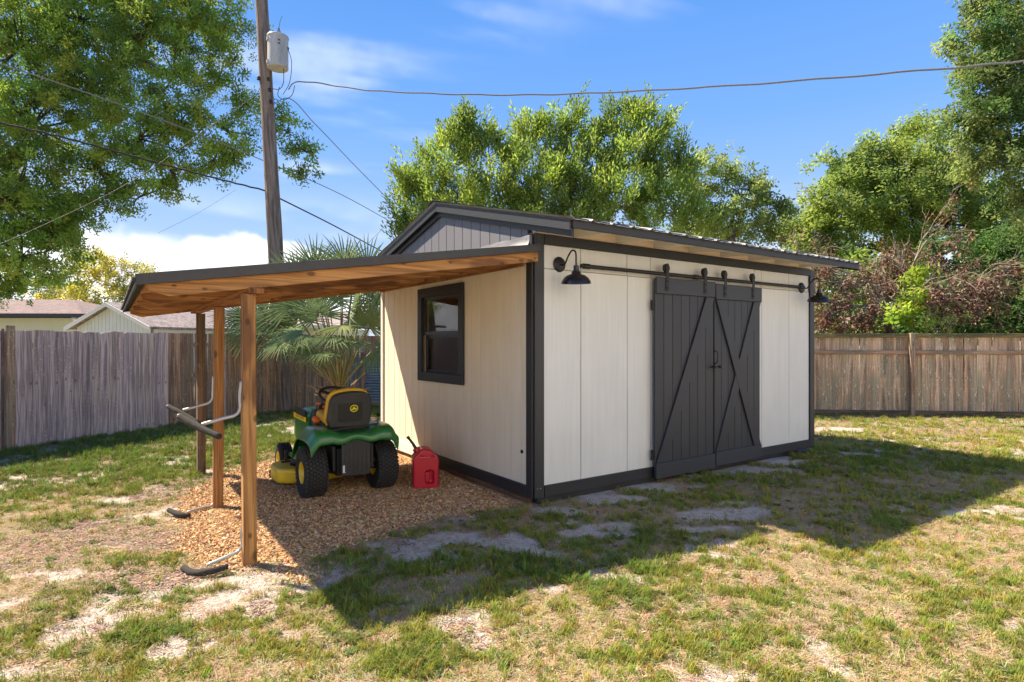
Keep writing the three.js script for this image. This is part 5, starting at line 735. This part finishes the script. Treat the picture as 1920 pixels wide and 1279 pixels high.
// ---------- padded rack arms on the lean-to posts ----------
function rackArm(label, tube, foam, r = 0.0125) {
  const t = thing('rack_arm', label, 'rack arm', [0, 0, 0], 0, undefined);
  mesh('steel_tube', pipe(tube.map((q) => at(...q)), r, 6, 12), M.galv, t); const f = foam.map((q) => at(...q)); mesh('foam_sleeve', limb(f, [0.021, 0.025, 0.024, 0.020], 6, 12, 0.12), M.foam, t);
  mesh('tube_end', pipe([f[0].clone().lerp(f[1], -0.06), f[0].clone().lerp(f[1], 0.05)], 0.016, 3, 12), M.galv, t); return t;
}
rackArm('upper padded rack arm on the tallest front post', [[453, 715, 4.20], [450, 745, 4.20], [450, 768, 4.20], [442, 778, 4.19], [420, 784, 4.16], [378, 796, 4.10]], [[336, 780, 4.16], [358, 793, 4.12], [378, 804, 4.08], [412, 819, 4.02]]);
rackArm('upper padded rack arm on the middle post', [[400, 706, 5.68], [399, 735, 5.68], [398, 748, 5.68], [392, 755, 5.67], [376, 760, 5.64], [343, 769, 5.58]], [[315, 762, 5.62], [332, 771, 5.58], [352, 782, 5.54], [384, 800, 5.46]]);
rackArm('lower padded rack arm lying at the foot of the front post', [[457, 972, 4.24], [453, 1000, 4.23], [454, 1022, 4.22], [446, 1034, 4.20], [425, 1044, 4.14], [388, 1060, 4.06]], [[343, 1064, 4.08], [362, 1074, 4.02], [390, 1072, 4.0], [428, 1062, 4.06]]);
rackArm('lower padded rack arm half buried at the foot of the middle post', [[403, 900, 5.72], [402, 925, 5.72], [402, 940, 5.70], [396, 948, 5.68], [378, 953, 5.55], [352, 960, 5.42]], [[316, 956, 5.40], [328, 962, 5.36], [340, 966, 5.33], [356, 966, 5.34]]);

// ---------- grass, dry thatch, weeds, chips and fallen leaves ----------
function tuft(n, h, w, lean, seed, spread = 0.03) {
  const r = rng(seed), pos = [], idx = []; for (let k = 0; k < n; k++) { const a = r() * 6.283, hh = h * rr(0.55, 1.2, r), ln = lean * rr(0.4, 1.3, r), bx = gauss(r) * spread, bz = gauss(r) * spread, dx = Math.cos(a), dz = Math.sin(a), sx = -dz, sz = dx, ww = w * rr(0.7, 1.2, r), o = pos.length / 3;
    for (const [f, wf] of [[0, 0.8], [0.4, 1], [0.75, 0.7], [1, 0]]) { const x = bx + dx * hh * ln * f * f, z = bz + dz * hh * ln * f * f, y = hh * f * (1 - 0.35 * ln * f * f) - 0.004; if (wf) { pos.push(x + sx * ww * wf / 2, y, z + sz * ww * wf / 2, x - sx * ww * wf / 2, y, z - sz * ww * wf / 2); } else pos.push(x, y, z); }
    idx.push(o, o + 1, o + 2, o + 1, o + 3, o + 2, o + 2, o + 3, o + 4, o + 3, o + 5, o + 4, o + 4, o + 5, o + 6); }
  const g = new THREE.BufferGeometry(); g.setAttribute('position', new THREE.Float32BufferAttribute(pos, 3)); g.setIndex(idx); g.computeVertexNormals(); return g;
}
const tufts = [tuft(13, 0.062, 0.0045, 0.8, 1), tuft(11, 0.085, 0.005, 0.9, 2), tuft(15, 0.042, 0.0042, 1.0, 3, 0.045)], thatchG = [tuft(12, 0.055, 0.0034, 2.2, 4, 0.05), tuft(10, 0.05, 0.003, 2.4, 5, 0.06)];
const weedG = (() => { const r = rng(9), pos = [], idx = []; for (let k = 0; k < 14; k++) { const a = k * 2.4, l = rr(0.02, 0.045, r), w = l * 0.38, e = rr(0.1, 0.7, r), d = V3(Math.cos(a) * Math.cos(e), Math.sin(e), Math.sin(a) * Math.cos(e)), s = V3(-Math.sin(a), 0, Math.cos(a)), o = pos.length / 3, c = V3(Math.cos(a) * 0.012, 0.004 + k * 0.0012, Math.sin(a) * 0.012); for (const [f, g] of [[0, 0], [0.55, 1], [0.55, -1], [1, 0]]) { const p = c.clone().addScaledVector(d, l * f).addScaledVector(s, w * g); pos.push(p.x, p.y, p.z); } idx.push(o, o + 1, o + 3, o, o + 3, o + 2); } const g = new THREE.BufferGeometry(); g.setAttribute('position', new THREE.Float32BufferAttribute(pos, 3)); g.setIndex(idx); g.computeVertexNormals(); return g; })();
const litterG = (() => { const pos = [], idx = [], r = rng(12); for (let k = 0; k < 5; k++) { const a = r() * 6.28, cx = gauss(r) * 0.05, cz = gauss(r) * 0.05, l = rr(0.012, 0.03, r), w = l * rr(0.25, 0.5, r), o = pos.length / 3, c = Math.cos(a), s = Math.sin(a), y = rr(0.003, 0.012, r), tl = rr(-0.4, 0.4, r); for (const [u, v, h] of [[-1, 0, 0], [0, 1, 0.3], [0, -1, 0.25], [1, 0, 0.1]]) pos.push(cx + (u * l * c - v * w * s), y + h * w + u * l * tl * 0.4, cz + (u * l * s + v * w * c)); idx.push(o, o + 1, o + 2, o + 2, o + 1, o + 3); } const g = new THREE.BufferGeometry(); g.setAttribute('position', new THREE.Float32BufferAttribute(pos, 3)); g.setIndex(idx); g.computeVertexNormals(); return g; })();
{
  const r = rng(303), green = [[], [], []], dry = [[], []], weeds = [], litter = [], chips = [], sticks = [];
  const up = () => V3(gauss(r) * 0.14, 1, gauss(r) * 0.14).normalize();
  const shedKeep = (x, z) => x > -0.06 && x < L + 0.04 && z < 0.03 && z > -D - 0.02;
  let n = 0; const want = 260000;
  while (n < want) {
    n++;
    // sample evenly over the picture's depth: denser near the viewpoint, where single blades show
    const Z = 2.1 * Math.pow(16.5 / 2.1, Math.pow(r(), 0.82)), X = (r() * 2 - 1) * (Z * 0.95 + 0.4), p0 = fromCam(X, 0, Z), x = p0.x, z = p0.z;
    if (shedKeep(x, z) || x < GX0 + 0.1 || x > GX1 - 0.1 || z < GZ0 + 0.1 || z > GZ1 - 0.1) continue;
    const c = cover(x, z), y = groundY(x, z), p = V3(x, y, z), q = r(), far = sstep(4, 10, Z), clump = c.tuftn;
    const sc = lerp(0.7, 1.1, far) * (0.6 + 1.0 * Math.pow(r(), 1.6));
    if (c.mulch > 0.35 && q < c.mulch) { if (r() < 0.8) chips.push([p.clone().setY(y + rr(0, 0.012, r)), V3(gauss(r), 0.9, gauss(r)).normalize(), rr(0.6, 1.35, r), pick([[0.56, 0.34, 0.15], [0.44, 0.25, 0.10], [0.66, 0.44, 0.22], [0.28, 0.135, 0.05], [0.72, 0.52, 0.30]], r).map((v) => v * rr(0.8, 1.15, r)), r() * 6.28]); continue; }
    if (c.lit > 0.3 && q < c.lit * 0.9) { litter.push([p, up(), rr(0.4, 0.95, r), pick([[0.19, 0.12, 0.09], [0.28, 0.19, 0.145], [0.13, 0.085, 0.065], [0.38, 0.28, 0.21]], r).map((v) => v * rr(0.8, 1.2, r)), r() * 6.28]); if (r() < 0.6) continue; }
    if (c.sand > 0.5 && r() < c.sand * 0.93) { if (r() < 0.5) litter.push([p, up(), rr(0.15, 0.45, r), pick([[0.3, 0.22, 0.16], [0.16, 0.12, 0.09], [0.42, 0.36, 0.3], [0.5, 0.45, 0.4]], r), r() * 6.28]); continue; }
    const dens = clamp(c.green * (0.5 + 0.7 * clump));
    if (r() < dens) {
      const yel = clamp(0.52 + 0.9 * (c.n3 - 0.45) + gauss(r) * 0.3 - 0.45 * c.lush - 0.3 * c.back), col = mixc([0.15, 0.215, 0.038], [0.39, 0.38, 0.075], yel).map((v) => v * rr(0.75, 1.2, r));
      if (r() < 0.10 + 0.1 * c.lush) weeds.push([p, up(), sc * rr(0.5, 0.9, r), [0.11 * rr(0.8, 1.3, r), 0.16 * rr(0.8, 1.2, r), 0.05], r() * 6.28]);
      else green[c.lush > 0.4 && r() < 0.5 ? 1 : r() < 0.5 ? 0 : 2].push([p, up(), sc, col, r() * 6.28]);
    } else if (r() < 0.5) { dry[r() < 0.5 ? 0 : 1].push([p, up(), sc * rr(0.55, 1.0, r), mixc([0.38, 0.29, 0.165], [0.47, 0.37, 0.21], r()).map((v) => v * rr(0.65, 1.1, r)), r() * 6.28]); }
    else if (r() < 0.6) litter.push([p, up(), rr(0.35, 0.8, r), pick([[0.36, 0.24, 0.16], [0.44, 0.31, 0.2], [0.26, 0.17, 0.12], [0.5, 0.4, 0.28]], r), r() * 6.28]);
  }
  // an even bed of chips under the lean-to
  for (let k = 0; k < 80000; k++) { const X = rr(-4.2, 0.4, r), Z = rr(3.9, 9.6, r), p0 = fromCam(X, 0, Z); if (shedKeep(p0.x, p0.z)) continue; const c = cover(p0.x, p0.z); if (r() < c.mulch) chips.push([V3(p0.x, groundY(p0.x, p0.z) + rr(-0.002, 0.012, r), p0.z), V3(gauss(r), 1.0, gauss(r)).normalize(), rr(0.35, 1.0, r) * (r() < 0.08 ? 2.2 : 1.1), pick([[0.52, 0.33, 0.17], [0.40, 0.24, 0.11], [0.60, 0.42, 0.24], [0.22, 0.115, 0.055], [0.66, 0.50, 0.33], [0.34, 0.25, 0.18]], r).map((v) => v * rr(0.8, 1.15, r)), r() * 6.28]); }
  const bladeM = leafMat(0.35), dryM = std({ color: 0xffffff, roughness: 0.95, side: THREE.DoubleSide }), chipM = std({ color: 0xffffff, roughness: 0.85 });
  const chipG = new THREE.BoxGeometry(0.024, 0.004, 0.009); { const p = chipG.attributes.position; for (let i = 0; i < p.count; i++) p.setX(i, p.getX(i) * (p.getZ(i) > 0 ? 0.8 : 1)); }
  tufts.forEach((g, i) => tag(scatter('grass', g, bladeM, green[i]), ['short green lawn grass in patches across the sandy yard', 'taller lush green grass clumps in the yard', 'low mown yellow green grass in the yard'][i], 'grass'));
  thatchG.forEach((g, i) => tag(scatter('dry_grass', g, dryM, dry[i]), ['straw coloured dry grass lying over the yard', 'thin pale dead grass blades matted on the ground'][i], 'dry grass'));
  tag(scatter('weeds', weedG, bladeM, weeds), 'small broad leaved weeds among the grass', 'weeds'); tag(scatter('leaf_litter', litterG, dryM, litter), 'brown leaf litter scattered over sand and grass', 'leaf litter'); tag(scatter('wood_chips', chipG, chipM, chips), 'orange brown wood chip mulch under the lean-to', 'wood chips');
  console.log('tufts', green.map((a) => a.length), 'dry', dry.map((a) => a.length), 'weeds', weeds.length, 'litter', litter.length, 'chips', chips.length);
}

renderer.render(scene, camera);
